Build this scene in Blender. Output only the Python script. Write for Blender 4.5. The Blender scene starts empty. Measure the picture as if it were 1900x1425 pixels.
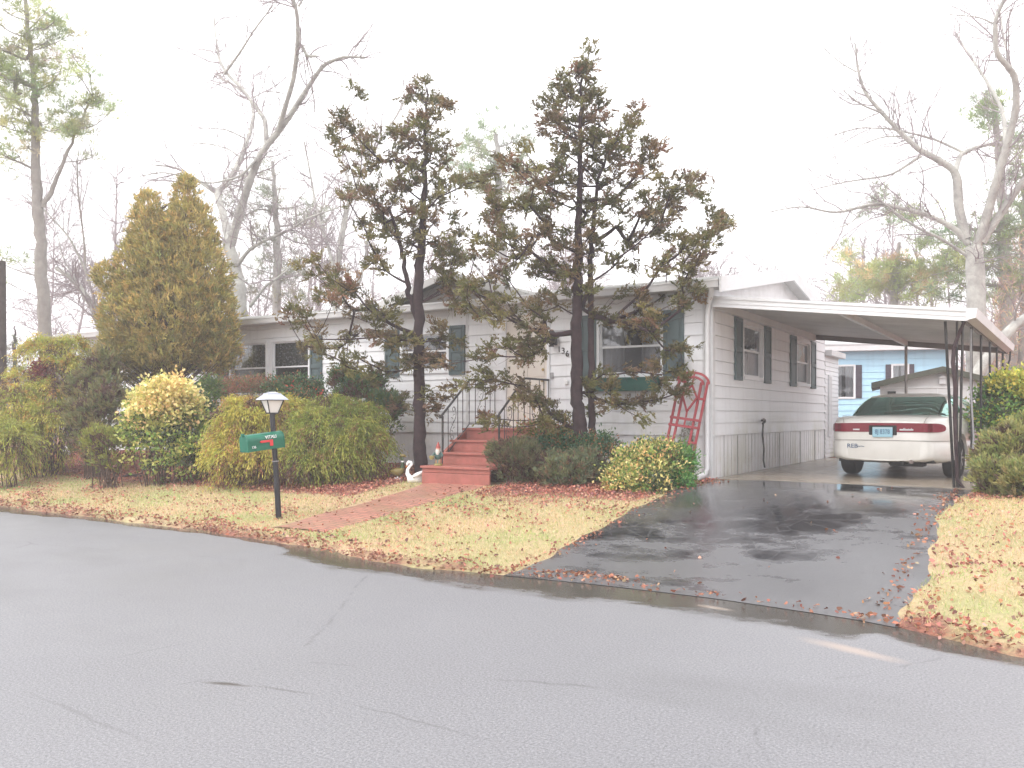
import bpy, bmesh, math, random
import numpy as np
from mathutils import Vector, Matrix
rng = np.random.default_rng(11)
random.seed(5)
SC = bpy.context.scene
COL = SC.collection
# ---------------------------------------------------------------- survey: the photograph's camera and the house frame
FPX, HZ, CXP = 1624.0, 772.0, 950.0          # focal length and horizon in photo pixels
TH = math.radians(31.8); CS, SN = math.cos(TH), math.sin(TH)
CC = (3.19, 14.0)                            # house corner seen from the camera (right, forward) in metres
def h2(cx, cd):                              # camera-relative (right, forward) -> house X, Y
    dx, dd = cx-CC[0], cd-CC[1]
    return CS*dx-SN*dd, SN*dx+CS*dd
CAM = (*h2(0, 0), 1.5)
def PX(px, py, d):
    X, Y = h2((px-CXP)*d/FPX, d)
    return Vector((X, Y, 1.5-(py-HZ)*d/FPX))
def sstep(x): x = np.clip(x, 0, 1); return x*x*(3-2*x)
_k = [(-300, 915), (-100, 930), (0, 938), (150, 958), (300, 975), (480, 1000), (540, 1008), (700, 1043), (900, 1064), (1100, 1083), (1330, 1110), (1500, 1135), (1640, 1157), (1760, 1188), (1900, 1215), (2050, 1245)]
_kk = sorted([h2((a-CXP)*(2436/(b-HZ))/FPX, 2436/(b-HZ)) for a, b in _k])
KX = np.array([p[0] for p in _kk]); KW = np.array([-p[1] for p in _kk])
def kw(X): return np.interp(X, KX, KW)
def HT(X, Y):                                # ground height
    X = np.asarray(X, float); Y = np.asarray(Y, float)
    u = Y+kw(X)
    top = .478+.13*sstep((-X-3)/8.)
    dv = sstep((X+.25)/.35)*sstep((3.95-X)/.35)*(1-sstep((u-.8)/3.))      # dropped kerb where the driveway meets the road
    lip = .045*(1-dv)
    h = lip*sstep(u/.12)+(top-lip)*sstep((u+.3*(1-dv))/5.7)
    h = h+.012*np.sin(X*1.7+Y*.9)*sstep(u/1.5)*(Y < 0)
    return np.where(u < 0, -.06, h)
def hz(X, Y): return float(HT(X, Y))
def G(px, py):
    d0, r = 4.0, (py-HZ)/FPX
    for i in range(4000):
        d = d0+i*.01
        X, Y = h2((px-CXP)*d/FPX, d)
        z = 1.5-r*d
        g = max(0, hz(X, Y))
        if z <= g: return Vector((X, Y, g))
    return Vector((X, Y, hz(X, Y)))
def fx(px, Y=0.0):                           # X on a plane Y=const seen at this column
    r = (px-CXP)/FPX
    # cam frame of (X,Y): cx=CC0+CS*X+SN*Y ; cd=CC1-SN*X+CS*Y
    return (r*(CC[1]+CS*Y)-CC[0]-SN*Y)/(CS+r*SN)
def sy(px, X=0.0):                           # Y on a plane X=const
    r = (px-CXP)/FPX
    return (r*(CC[1]-SN*X)-CC[0]-CS*X)/(SN-r*CS)
def dep(X, Y): return CC[1]-SN*X+CS*Y
def zz(py, X, Y): return 1.5-(py-HZ)*dep(X, Y)/FPX
def topx(X, Y, Z):
    d = dep(X, Y); return CXP+FPX*(CC[0]+CS*X+SN*Y)/d, HZ-(Z-1.5)*FPX/d

# ---------------------------------------------------------------- scene tree helpers
def tag(o, label=None, cat=None, group=None, kind=None):
    if label: o['label'] = label
    if cat: o['category'] = cat
    if group: o['group'] = group
    if kind: o['kind'] = kind
    return o
def empty(name, loc=(0, 0, 0), rz=0, label=None, cat=None, group=None):
    o = bpy.data.objects.new(name, None); COL.objects.link(o)
    o.location = loc; o.rotation_euler = (0, 0, rz); o.empty_display_size = .2
    return tag(o, label, cat, group)
def link(name, me, mat, parent=None, smooth=False):
    o = bpy.data.objects.new(name, me); COL.objects.link(o)
    if mat is not None: me.materials.append(mat)
    if parent is not None: o.parent = parent
    if smooth: me.polygons.foreach_set('use_smooth', [True]*len(me.polygons))
    return o
class MB:
    def __init__(s): s.v = []; s.f = []
    def quad(s, *p):
        n = len(s.v); s.v += [tuple(q) for q in p]; s.f.append(tuple(range(n, n+len(p)))); return s
    def box(s, x0, x1, y0, y1, z0, z1):
        x0, x1 = sorted((x0, x1)); y0, y1 = sorted((y0, y1)); z0, z1 = sorted((z0, z1))
        n = len(s.v)
        s.v += [(x, y, z) for z in (z0, z1) for y in (y0, y1) for x in (x0, x1)]
        s.f += [tuple(n+i for i in f) for f in ((0, 2, 3, 1), (4, 5, 7, 6), (0, 1, 5, 4), (2, 6, 7, 3), (0, 4, 6, 2), (1, 3, 7, 5))]
        return s
    def hexa(s, lo, hi):                     # four bottom points, four top points
        n = len(s.v); s.v += [tuple(q) for q in lo]+[tuple(q) for q in hi]
        k = len(lo)
        s.f.append(tuple(n+i for i in range(k))[::-1]); s.f.append(tuple(n+k+i for i in range(k)))
        for i in range(k): j = (i+1) % k; s.f.append((n+i, n+j, n+k+j, n+k+i))
        return s
    def bar(s, a, b, w, h=None, up=(0, 0, 1)):
        a = Vector(a); b = Vector(b); h = h or w
        t = (b-a).normalized(); u = Vector(up)
        if abs(t.dot(u)) > .98: u = Vector((0, 1, 0))
        x = t.cross(u).normalized()*w/2; y = x.cross(t).normalized()*h/2
        return s.hexa([a-x-y, a+x-y, a+x+y, a-x+y], [b-x-y, b+x-y, b+x+y, b-x+y])
    def tube(s, pts, rad, n=6, cap=True):
        pts = [Vector(p) for p in pts]
        if not hasattr(rad, '__len__'): rad = [rad]*len(pts)
        base = len(s.v); prev = None
        for i, p in enumerate(pts):
            t = (pts[min(i+1, len(pts)-1)]-pts[max(i-1, 0)]).normalized()
            if prev is None:
                u = Vector((0, 0, 1)) if abs(t.z) < .9 else Vector((1, 0, 0))
                prev = t.cross(u).normalized()
            x = (prev-t*prev.dot(t)).normalized(); prev = x; y = t.cross(x)
            for k in range(n):
                a = 2*math.pi*k/n
                s.v.append(tuple(p+(x*math.cos(a)+y*math.sin(a))*rad[i]))
        for i in range(len(pts)-1):
            for k in range(n):
                a = base+i*n+k; b = base+i*n+(k+1) % n
                s.f.append((a, b, b+n, a+n))
        if cap:
            s.f.append(tuple(base+k for k in range(n))[::-1]); e = base+(len(pts)-1)*n
            s.f.append(tuple(e+k for k in range(n)))
        return s
    def lathe(s, prof, c=(0, 0, 0), n=16, sx=1, sy=1):
        base = len(s.v); m = len(prof)
        for r, z in prof:
            for k in range(n):
                a = 2*math.pi*k/n; s.v.append((c[0]+r*sx*math.cos(a), c[1]+r*sy*math.sin(a), c[2]+z))
        for i in range(m-1):
            for k in range(n):
                a = base+i*n+k; b = base+i*n+(k+1) % n; s.f.append((a, b, b+n, a+n))
        s.f.append(tuple(base+k for k in range(n))[::-1]); s.f.append(tuple(base+(m-1)*n+k for k in range(n)))
        return s
    def build(s, name, mat, parent=None, smooth=False, bevel=0):
        me = bpy.data.meshes.new(name); me.from_pydata(s.v, [], s.f); me.update()
        o = link(name, me, mat, parent, smooth)
        if smooth and bevel == 0:
            try: me.set_sharp_from_angle(angle=math.radians(50))
            except Exception: pass
        if bevel:
            b = o.modifiers.new('bev', 'BEVEL'); b.width = bevel; b.segments = 2; b.limit_method = 'ANGLE'
        return o
def np_mesh(name, V, Fc, mat, parent=None, col=None, smooth=False):
    V = np.asarray(V, np.float32); Fc = np.asarray(Fc, np.int32); M, k = Fc.shape
    me = bpy.data.meshes.new(name)
    me.vertices.add(len(V)); me.vertices.foreach_set('co', V.ravel())
    me.loops.add(M*k); me.loops.foreach_set('vertex_index', Fc.ravel())
    me.polygons.add(M); me.polygons.foreach_set('loop_start', np.arange(0, M*k, k, dtype=np.int32))
    me.update(calc_edges=True)
    if col is not None:
        a = me.color_attributes.new('Col', 'FLOAT_COLOR', 'POINT')
        c = np.ones((len(V), 4), np.float32); c[:, :3] = col; a.data.foreach_set('color', c.ravel())
    return link(name, me, mat, parent, smooth)
def text(name, s, loc, rot, size, mat, parent=None, ext=.002, sx=1.0):
    c = bpy.data.curves.new(name, 'FONT'); c.body = s; c.size = size; c.extrude = ext; c.align_x = 'CENTER'; c.align_y = 'CENTER'
    o = bpy.data.objects.new(name, c); COL.objects.link(o); c.materials.append(mat)
    o.location = loc; o.rotation_euler = rot; o.scale = (sx, 1, 1)
    if parent is not None: o.parent = parent
    bpy.context.view_layer.update()
    me = bpy.data.meshes.new_from_object(o.evaluated_get(bpy.context.evaluated_depsgraph_get()))
    m2 = bpy.data.objects.new(name, me); COL.objects.link(m2); m2.location = loc; m2.rotation_euler = rot; m2.scale = (sx, 1, 1); m2.parent = o.parent
    bpy.data.objects.remove(o); m2.name = name
    if not me.materials: me.materials.append(mat)
    return m2

# ---------------------------------------------------------------- materials
def mat(name, base=(.5, .5, .5), rough=.6, metal=0, spec=.5):
    m = bpy.data.materials.new(name); m.use_nodes = True
    b = m.node_tree.nodes['Principled BSDF']
    b.inputs['Base Color'].default_value = (*base, 1); b.inputs['Roughness'].default_value = rough
    b.inputs['Metallic'].default_value = metal; b.inputs['Specular IOR Level'].default_value = spec
    return m
class NT:
    def __init__(s, m): s.m = m; s.t = m.node_tree; s.b = s.t.nodes['Principled BSDF']; s.co = s.t.nodes.new('ShaderNodeTexCoord').outputs['Object']
    def n(s, typ, **kw):
        x = s.t.nodes.new(typ)
        for k, v in kw.items():
            if k in x.inputs: s.set(x.inputs[k], v)
            else: setattr(x, k, v)
        return x
    def set(s, inp, v):
        if isinstance(v, bpy.types.NodeSocket): s.t.links.new(v, inp)
        elif isinstance(v, tuple) and len(v) == 3 and inp.type == 'RGBA': inp.default_value = (*v, 1)
        else: inp.default_value = v
    def noise(s, scale, detail=4, rough=.55, vec=None, out='Fac'):
        x = s.n('ShaderNodeTexNoise', Scale=scale, Detail=detail, Roughness=rough); s.set(x.inputs['Vector'], vec or s.co); return x.outputs[out]
    def mapv(s, sc, loc=(0, 0, 0), rot=(0, 0, 0)):
        x = s.n('ShaderNodeMapping'); s.set(x.inputs['Vector'], s.co); x.inputs['Scale'].default_value = sc; x.inputs['Location'].default_value = loc; x.inputs['Rotation'].default_value = rot
        return x.outputs[0]
    def ramp(s, fac, stops):
        x = s.n('ShaderNodeValToRGB'); s.set(x.inputs['Fac'], fac); e = x.color_ramp.elements
        while len(e) < len(stops): e.new(.5)
        for i, (p, c) in enumerate(stops):
            e[i].position = p; e[i].color = (c, c, c, 1) if not isinstance(c, tuple) else (*c, 1)
        return x.outputs['Color']
    def mix(s, f, a, b, mode='MIX'):
        x = s.t.nodes.new('ShaderNodeMix'); x.data_type = 'RGBA'; x.blend_type = mode
        s.set(x.inputs[0], f); s.set(x.inputs[6], a); s.set(x.inputs[7], b); return x.outputs[2]
    def math(s, op, a, b=0.0, clamp=False):
        x = s.t.nodes.new('ShaderNodeMath'); x.operation = op; x.use_clamp = clamp; s.set(x.inputs[0], a); s.set(x.inputs[1], b); return x.outputs[0]
    def sep(s, v=None):
        x = s.n('ShaderNodeSeparateXYZ'); s.set(x.inputs[0], v or s.co); return x.outputs
    def bump(s, h, dist=.01, st=1.0):
        x = s.n('ShaderNodeBump', Strength=st, Distance=dist); s.set(x.inputs['Height'], h); s.set(s.b.inputs['Normal'], x.outputs[0])
    def base(s, c): s.set(s.b.inputs['Base Color'], c)
    def rough(s, c): s.set(s.b.inputs['Roughness'], c)
M = {}
def paint(key, c, c2, rough=.5, sc=3., bump=.0):
    m = mat(key, c, rough); n = NT(m)
    n.base(n.mix(n.ramp(n.noise(sc, 6, .65), [(.38, 0.), (.7, 1.)]), c, c2))
    if bump: n.bump(n.noise(sc*25, 3), bump)
    M[key] = m; return m
paint('trim', (.68, .68, .69), (.60, .60, .60), .45, 1.5)
paint('frame', (.80, .81, .83), (.72, .73, .75), .35)
paint('shutter', (.07, .105, .11), (.10, .14, .148), .5, 4)
paint('cream', (.74, .69, .62), (.66, .60, .54), .5, 2)
paint('iron', (.018, .018, .020), (.05, .045, .04), .4, 8, .002)
paint('redwood', (.39, .13, .105), (.28, .10, .075), .55, 6, .003)
paint('trellis', (.34, .035, .045), (.25, .03, .035), .55, 6)
paint('green_box', (.02, .10, .08), (.03, .14, .11), .45)
paint('mail', (.004, .12, .07), (.008, .16, .095), .3, 6)
paint('flag', (.70, .05, .06), (.6, .04, .05), .4)
paint('blackpost', (.012, .012, .016), (.03, .03, .035), .3, 10)
paint('lampmetal', (.45, .48, .55), (.36, .38, .45), .3)
paint('soffit', (.58, .57, .56), (.45, .44, .43), .5, 1.2)
paint('brownsteel', (.20, .16, .145), (.14, .11, .10), .5, 2)
paint('plaster_white', (.82, .82, .83), (.7, .7, .7), .45)
paint('skirtwhite', (.76, .76, .77), (.62, .62, .60), .5, 2)
paint('bluehouse', (.26, .50, .66), (.22, .44, .60), .5, 1.)
paint('shedroof', (.06, .065, .045), (.10, .10, .075), .8, 3)
paint('shedwall', (.66, .66, .66), (.52, .52, .51), .6, 1.2)
paint('purple', (.045, .03, .045), (.07, .05, .07), .5)
paint('twigbark', (.34, .29, .30), (.26, .22, .225), .85, 5)
paint('greybark', (.36, .35, .33), (.22, .21, .20), .85, 5, .01)
paint('palebark', (.56, .56, .51), (.28, .26, .25), .85, 2.2, .03)
paint('pinebark', (.30, .27, .25), (.40, .37, .34), .9, 5, .02)
paint('darkbark', (.035, .018, .023), (.07, .04, .042), .85, 7, .012)
paint('stem', (.10, .06, .045), (.16, .10, .07), .85, 9)
paint('tyre', (.012, .012, .013), (.025, .024, .023), .75, 6)
paint('dark', (.01, .01, .01), (.015, .015, .015), .8)
paint('hub', (.35, .35, .36), (.25, .25, .26), .35)
paint('taupe', (.36, .34, .32), (.30, .28, .27), .7)
paint('woodpole', (.06, .045, .04), (.10, .08, .07), .9, 6, .01)
def carpaint():
    m = mat('white_car_paint', (.72, .71, .66), .28); m.node_tree.nodes['Principled BSDF'].inputs['Coat Weight'].default_value = .8
    m.node_tree.nodes['Principled BSDF'].inputs['Coat Roughness'].default_value = .05
    n = NT(m); n.base(n.mix(n.ramp(n.noise(2.5, 4), [(.4, 0.), (.7, 1.)]), (.74, .73, .69), (.66, .65, .61))); M['car'] = m
carpaint()
def glass(key, tint, refl=.25, rough=.03, trans=.65):
    m = bpy.data.materials.new(key); m.use_nodes = True; t = m.node_tree; t.nodes.clear()
    o = t.nodes.new('ShaderNodeOutputMaterial'); tr = t.nodes.new('ShaderNodeBsdfTransparent'); tr.inputs[0].default_value = (*tint, 1)
    g = t.nodes.new('ShaderNodeBsdfGlossy'); g.inputs['Roughness'].default_value = rough; g.inputs[0].default_value = (.95, .97, 1, 1) if key != 'carglass' else (.62, .95, .86, 1)
    fr = t.nodes.new('ShaderNodeFresnel'); fr.inputs[0].default_value = 1.6
    mp = t.nodes.new('ShaderNodeMath'); mp.operation = 'MULTIPLY_ADD'; mp.inputs[1].default_value = 1.0; mp.inputs[2].default_value = refl*.3
    nz = t.nodes.new('ShaderNodeTexNoise'); nz.inputs['Scale'].default_value = 2.; bp = t.nodes.new('ShaderNodeBump'); bp.inputs['Distance'].default_value = .004
    t.links.new(nz.outputs['Fac'], bp.inputs['Height']); t.links.new(bp.outputs[0], g.inputs['Normal'])
    mx = t.nodes.new('ShaderNodeMixShader'); t.links.new(fr.outputs[0], mp.inputs[0]); t.links.new(mp.outputs[0], mx.inputs[0])
    t.links.new(tr.outputs[0], mx.inputs[1]); t.links.new(g.outputs[0], mx.inputs[2]); t.links.new(mx.outputs[0], o.inputs[0]); M[key] = m
glass('glass', (.62, .64, .66)); glass('screen', (.30, .31, .32), .12, .25); glass('carglass', (.25, .50, .45), 1.2)
def plain(key, c, r=.5): M[key] = mat(key, c, r)
plain('taillight', (.19, .004, .02), .12); plain('taildark', (.12, .004, .012), .15); plain('whiteplastic', (.85, .85, .85), .35)
plain('plate', (.30, .52, .62), .4); plain('ink', (.03, .08, .18), .5); plain('silver', (.6, .6, .62), .3); plain('lensglass', (.78, .76, .74), .3)
plain('gnomered', (.34, .06, .05)); plain('skin', (.62, .40, .30)); plain('beard', (.72, .70, .66)); plain('coat', (.06, .12, .11)); plain('boot', (.30, .18, .10)); plain('yellow', (.34, .30, .12))
plain('duckbrown', (.22, .17, .05)); plain('duckhead', (.05, .08, .03)); plain('orange', (.7, .25, .04)); plain('brass', (.4, .28, .1), .3)
def siding_mat(key, c, c2, mildew=.0):
    m = mat(key, c, .48); n = NT(m)
    x, y, z = n.sep()
    big = n.ramp(n.noise(.6, 5, .6), [(.35, 0.), (.75, 1.)])
    col = n.mix(big, c, c2)
    streak = n.ramp(n.noise(1., 5, .6, n.mapv((7, 7, .5))), [(.5, 0.), (.8, .35)])
    col = n.mix(streak, col, tuple(v*.72 for v in c2))
    if mildew:
        zf = n.math('SUBTRACT', 1.0, n.math('DIVIDE', n.math('SUBTRACT', z, .5), 1.25), True)
        f = n.math('MULTIPLY', zf, n.ramp(n.noise(.9, 6, .65), [(.46, 0.), (.64, 1.)]))
        col = n.mix(n.math('MULTIPLY', f, mildew), col, (.36, .35, .17))
        f2 = n.math('MULTIPLY', zf, n.ramp(n.noise(1., 5, .7, n.mapv((14, 14, 1.2))), [(.62, 0.), (.72, 1.)]))
        col = n.mix(n.math('MULTIPLY', f2, .6), col, (.2, .19, .15))
    n.base(col); n.bump(n.noise(40, 2), .001); M[key] = m
siding_mat('siding', (.84, .85, .87), (.76, .76, .78), .7)
siding_mat('skirt', (.86, .86, .88), (.80, .80, .81), .4)
siding_mat('blue', (.46, .72, .88), (.40, .66, .82))
def curtain():
    m = mat('curtain_lace', (.5, .5, .48), .9); n = NT(m)
    v = n.n('ShaderNodeTexVoronoi', Scale=22.); n.set(v.inputs['Vector'], n.co)
    f = n.ramp(v.outputs['Distance'], [(.2, 1.), (.5, 0.)]); n.base(n.mix(f, (.22, .22, .21), (.62, .61, .58))); M['lace'] = m
curtain(); plain('curtain_white', (.75, .75, .76), .9)
def asphalt():
    m = mat('road_asphalt', (.2, .2, .21), .5); n = NT(m)
    big = n.ramp(n.noise(.35, 5, .6), [(.3, 0.), (.7, 1.)])
    fine = n.ramp(n.noise(70, 3, .7), [(.35, 0.), (.7, 1.)])
    c = n.mix(big, (.18, .18, .187), (.225, .225, .232))
    c = n.mix(.55, c, n.mix(fine, (.09, .09, .10), (.36, .36, .38)))
    sp = n.ramp(n.noise(160, 2, .5), [(.68, 0.), (.74, 1.)]); c = n.mix(sp, c, (.55, .54, .52))
    wobv = n.mix(.30, n.co, n.noise(.7, 5, .65, None, 'Color'), 'ADD')
    v = n.n('ShaderNodeTexVoronoi', Scale=.21, feature='DISTANCE_TO_EDGE'); n.set(v.inputs['Vector'], wobv)
    cr = n.math('MULTIPLY', n.ramp(v.outputs['Distance'], [(.0, 1.), (.0035, 0.)]), n.ramp(n.noise(1.1, 5, .7), [(.48, 0.), (.62, 1.)])); c = n.mix(n.math('MULTIPLY', cr, .55), c, (.06, .06, .06))
    at = n.n('ShaderNodeVertexColor', layer_name='Col'); wet = n.math('ADD', at.outputs['Color'], n.math('MULTIPLY', n.math('SUBTRACT', n.noise(1.6, 6, .65, n.mapv((1, 1.6, 1))), .5), .8))
    wf = n.ramp(wet, [(.44, 0.), (.62, 1.)]); c = n.mix(n.math('MULTIPLY', wf, .88), c, (.055, .05, .04))
    damp = n.ramp(n.noise(.22, 4, .6, n.mapv((1, 2.2, 1), (9, 4, 0), (0, 0, .55))), [(.56, 0.), (.70, .35)]); c = n.mix(damp, c, (.12, .12, .12))
    def rdp(px, py): d = 2436/(py-HZ); return h2((px-CXP)*d/FPX, d)
    def streak(pa, pb, ry, amp=.9, sc=3.):
        a_, b_ = rdp(*pa), rdp(*pb); mp = n.n('ShaderNodeMapping'); mp.vector_type = 'TEXTURE'; n.set(mp.inputs['Vector'], n.mix(.10, n.co, n.noise(sc, 5, .7, None, 'Color'), 'ADD'))
        mp.inputs['Location'].default_value = ((a_[0]+b_[0])/2+.05, (a_[1]+b_[1])/2+.05, .05); mp.inputs['Rotation'].default_value = (0, 0, math.atan2(b_[1]-a_[1], b_[0]-a_[0])); mp.inputs['Scale'].default_value = (math.dist(a_, b_)/2, ry, 1)
        l = n.n('ShaderNodeVectorMath', operation='LENGTH'); n.set(l.inputs[0], mp.outputs[0]); return n.math('MULTIPLY', n.ramp(l.outputs['Value'], [(.25, 1.), (1., 0.)]), amp)
    c = n.mix(streak((372, 1264), (470, 1275), .035), c, (.055, .045, .035)); c = n.mix(streak((450, 1270), (600, 1290), .02, .5), c, (.08, .075, .07)); c = n.mix(streak((600, 1290), (960, 1390), .014, .4), c, (.09, .09, .09)); c = n.mix(streak((150, 1235), (400, 1180), .012, .35), c, (.09, .09, .09)); c = n.mix(streak((20, 1270), (330, 1400), .02, .35), c, (.10, .10, .10))
    c = n.mix(streak((1470, 1180), (1700, 1235), .10, .7), c, (.42, .34, .29)); c = n.mix(streak((1280, 1120), (1370, 1135), .06, .6), c, (.42, .35, .29))
    n.base(c); n.rough(n.mix(wf, n.ramp(n.noise(.5, 5, .6), [(.3, .42), (.7, .56)]), (.13, .13, .13))); n.bump(n.math('MULTIPLY', n.noise(110, 3, .7), n.math('SUBTRACT', 1.15, wf)), .0035); M['road'] = m
asphalt()
def driveway_mat():
    m = mat('driveway_asphalt', (.02, .02, .022), .2); n = NT(m)
    nz = n.noise(.75, 6, .6, n.mapv((1, .8, 1), (4.1, 2.3, 0)))
    c = n.mix(n.noise(90, 3, .7), (.010, .010, .012), (.045, .045, .05)); c = n.mix(n.ramp(nz, [(.42, 0.), (.62, .8)]), c, (.085, .087, .095))
    x, y, z = n.sep(); sky_sheen = n.math('ADD', n.math('ADD', n.math('MULTIPLY', y, -.085), n.math('MULTIPLY', x, .09)), n.math('MULTIPLY', n.math('SUBTRACT', n.noise(1.1, 6, .68, n.mapv((1, 1.5, 1), (2, 7, 0))), .5), 1.6))  # bright sky reflection painted in as paler asphalt, towards the street and right
    wm = n.ramp(sky_sheen, [(.42, 0.), (.62, .9)]); c = n.mix(wm, c, n.mix(n.noise(60, 3, .7), (.08, .08, .085), (.19, .19, .20)))
    v = n.n('ShaderNodeTexVoronoi', Scale=3.2, feature='DISTANCE_TO_EDGE'); wob = n.mix(.12, n.co, n.noise(2.5, 3, .6, None, 'Color')); n.set(v.inputs['Vector'], wob)
    cr = n.ramp(v.outputs['Distance'], [(.006, 1.), (.02, 0.)]); crm = n.math('MULTIPLY', cr, n.ramp(n.noise(.5, 3), [(.4, 0.), (.55, .8)]))
    c = n.mix(crm, c, (.12, .12, .125))
    n.base(c); n.rough(n.mix(wm, n.ramp(nz, [(.40, .06), (.52, .13), (.66, .32)]), (.33, .33, .33)))
    hgt = n.math('MULTIPLY', n.noise(120, 3, .7), n.ramp(nz, [(.4, .15), (.6, 1.)])); hgt = n.math('ADD', hgt, n.math('MULTIPLY', cr, -.5))
    n.bump(hgt, .0011); n.b.inputs['Specular IOR Level'].default_value = .8; M['drive'] = m
driveway_mat()
def simple2(key, c1, c2, sc, rough, fine=60, bump=.004, c3=None, spec=.5):
    m = mat(key, c1, rough, spec=spec); n = NT(m)
    c = n.mix(n.ramp(n.noise(sc, 6, .65), [(.35, 0.), (.65, 1.)]), c1, c2)
    if c3: c = n.mix(n.ramp(n.noise(sc*3.3, 5, .65), [(.52, 0.), (.68, .8)]), c, c3)
    c = n.mix(.35, c, n.mix(n.noise(fine, 3, .7), (.3, .3, .3), (1.4, 1.4, 1.4)), 'MULTIPLY')
    n.base(c); n.bump(n.noise(fine, 3, .7), bump); M[key] = m; return n
simple2('slab', (.27, .22, .165), (.37, .31, .245), .8, .25, 50, .002, (.17, .14, .10), .6)
simple2('gutterwater', (.07, .065, .05), (.10, .09, .07), .7, .12, 20, .002, None, .8)
simple2('sand', (.36, .29, .24), (.26, .22, .18), 3, .8, 80, .004)
simple2('litterbed', (.24, .10, .065), (.14, .07, .05), 5, .85, 30, .02)
def lawn():
    m = mat('lawn', (.3, .3, .1), .85); n = NT(m)
    a = n.n('ShaderNodeVertexColor', layer_name='Col'); lit = a.outputs['Color']
    c = n.mix(n.ramp(n.noise(.9, 6, .65), [(.38, 0.), (.62, 1.)]), (.60, .43, .27), (.42, .39, .19))
    c = n.mix(n.ramp(n.noise(30, 4, .7), [(.4, 0.), (.65, .5)]), c, (.30, .25, .12))
    lc = n.mix(n.ramp(n.noise(22, 4, .7), [(.4, 0.), (.6, 1.)]), (.36, .15, .10), (.17, .075, .055))
    f = n.math('ADD', lit, n.math('MULTIPLY', n.math('SUBTRACT', n.noise(2.5, 6, .7), .5), .9)); f = n.ramp(f, [(.42, 0.), (.6, 1.)])
    n.base(n.mix(f, c, lc)); n.bump(n.noise(45, 4, .7), .02); M['lawn'] = m
lawn()
def brick():
    m = mat('path_brick', (.4, .15, .1), .6); n = NT(m)
    b = n.n('ShaderNodeTexBrick', Scale=1.); n.set(b.inputs['Vector'], n.co)
    b.inputs['Brick Width'].default_value = .22; b.inputs['Row Height'].default_value = .085; b.inputs['Mortar Size'].default_value = .008
    b.inputs['Color1'].default_value = (.52, .23, .17, 1); b.inputs['Color2'].default_value = (.40, .17, .13, 1); b.inputs['Mortar'].default_value = (.15, .11, .08, 1)
    c = n.mix(n.ramp(n.noise(1.6, 5, .65), [(.45, 0.), (.7, .55)]), b.outputs['Color'], (.27, .22, .11))
    n.base(c); n.bump(n.math('ADD', n.math('MULTIPLY', b.outputs['Fac'], -1.), n.noise(60, 3)), .006); n.b.inputs['Roughness'].default_value = .42; M['brick'] = m
brick()
simple2('shingle', (.20, .20, .195), (.27, .27, .25), 1.2, .85, 25, .006, (.12, .15, .09))
simple2('lightroof', (.62, .62, .63), (.52, .52, .53), 1.2, .6, 25, .003)
def leafmat(key, rough=.6, transl=.35):
    m = mat(key, (.1, .1, .1), rough, spec=.3); n = NT(m)
    a = n.n('ShaderNodeVertexColor', layer_name='Col'); n.base(a.outputs['Color'])
    if transl:
        t = n.t; tr = t.nodes.new('ShaderNodeBsdfTranslucent'); t.links.new(a.outputs['Color'], tr.inputs[0])
        mx = t.nodes.new('ShaderNodeMixShader'); mx.inputs[0].default_value = transl
        t.links.new(n.b.outputs[0], mx.inputs[1]); t.links.new(tr.outputs[0], mx.inputs[2]); t.links.new(mx.outputs[0], t.nodes['Material Output'].inputs[0])
    M[key] = m
leafmat('foliage'); leafmat('gloss_leaf', .35, .2); leafmat('dead_leaf', .55, .1)
HAZE = .0038
# ================================================================ the ground
def build_ground():
    xs = np.unique(np.concatenate([np.linspace(-400, -40, 13), np.linspace(-40, -16, 25), np.arange(-16, 12, .14), np.linspace(12, 40, 29), np.linspace(40, 400, 13)]))
    us = np.unique(np.concatenate([np.linspace(-300, -20, 8), np.array([-20, -10, -5, -2, -1, -.5, -.2, -.06, 0, .03, .06, .1, .14, .2]), np.arange(.3, 9, .14), np.linspace(9, 30, 22), np.linspace(30, 500, 14)]))
    Xg, U = np.meshgrid(xs, us, indexing='ij'); wob = .05*np.sin(Xg*2.3)+.035*np.sin(Xg*5.1+1)+.02*np.sin(Xg*11)
    Yg = U-kw(Xg)
    wobf = wob*(np.abs(U) < 1.0)*(1-sstep((Xg+.5)/.4)*sstep((4.1-Xg)/.4)); Z = HT(Xg, Yg); Yg = Yg+wobf
    n1, n2 = Xg.shape
    V = np.stack([Xg, Yg, Z], -1).reshape(-1, 3)
    idx = np.arange(n1*n2).reshape(n1, n2)
    Fc = np.stack([idx[:-1, :-1], idx[1:, :-1], idx[1:, 1:], idx[:-1, 1:]], -1).reshape(-1, 4)
    lit = litter(V[:, 0], V[:, 1]); col = np.repeat(lit[:, None], 3, 1)
    o = np_mesh('ground', V, Fc, M['lawn'], None, col, True); tag(o, kind='structure')
def litter(X, Y):
    """1 in the leaf-strewn planting beds, 0 on open lawn"""
    u = Y+kw(X)
    bed = np.where(X < -4.2, -3.6-.02*(X+8), np.where(X < 0, -3.0, -1.3))
    bed = np.where((X > -4.5) & (X < -2.6), -1.9, bed)
    l = sstep((Y-bed)/.7+.3)*.95
    l = l+.42*sstep(1-u/.8)+.10*np.sin(X*1.3+1.1*np.sin(Y*1.7))*np.sin(Y*2.3+X*.6)+.08
    l = l+.18*np.exp(-((X+3.0)**2/1.2+(Y+4.2)**2/.6))+.25*np.exp(-((X+6.5)**2/3+(Y+4.6)**2/.15))+.35*np.exp(-((X+1.2)**2/2+(Y+3.2)**2/.35))+.3*np.exp(-((X-3.85)**2/.1+(Y+5.3)**2/3))
    return np.clip(l, 0, 1)
build_ground()
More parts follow.
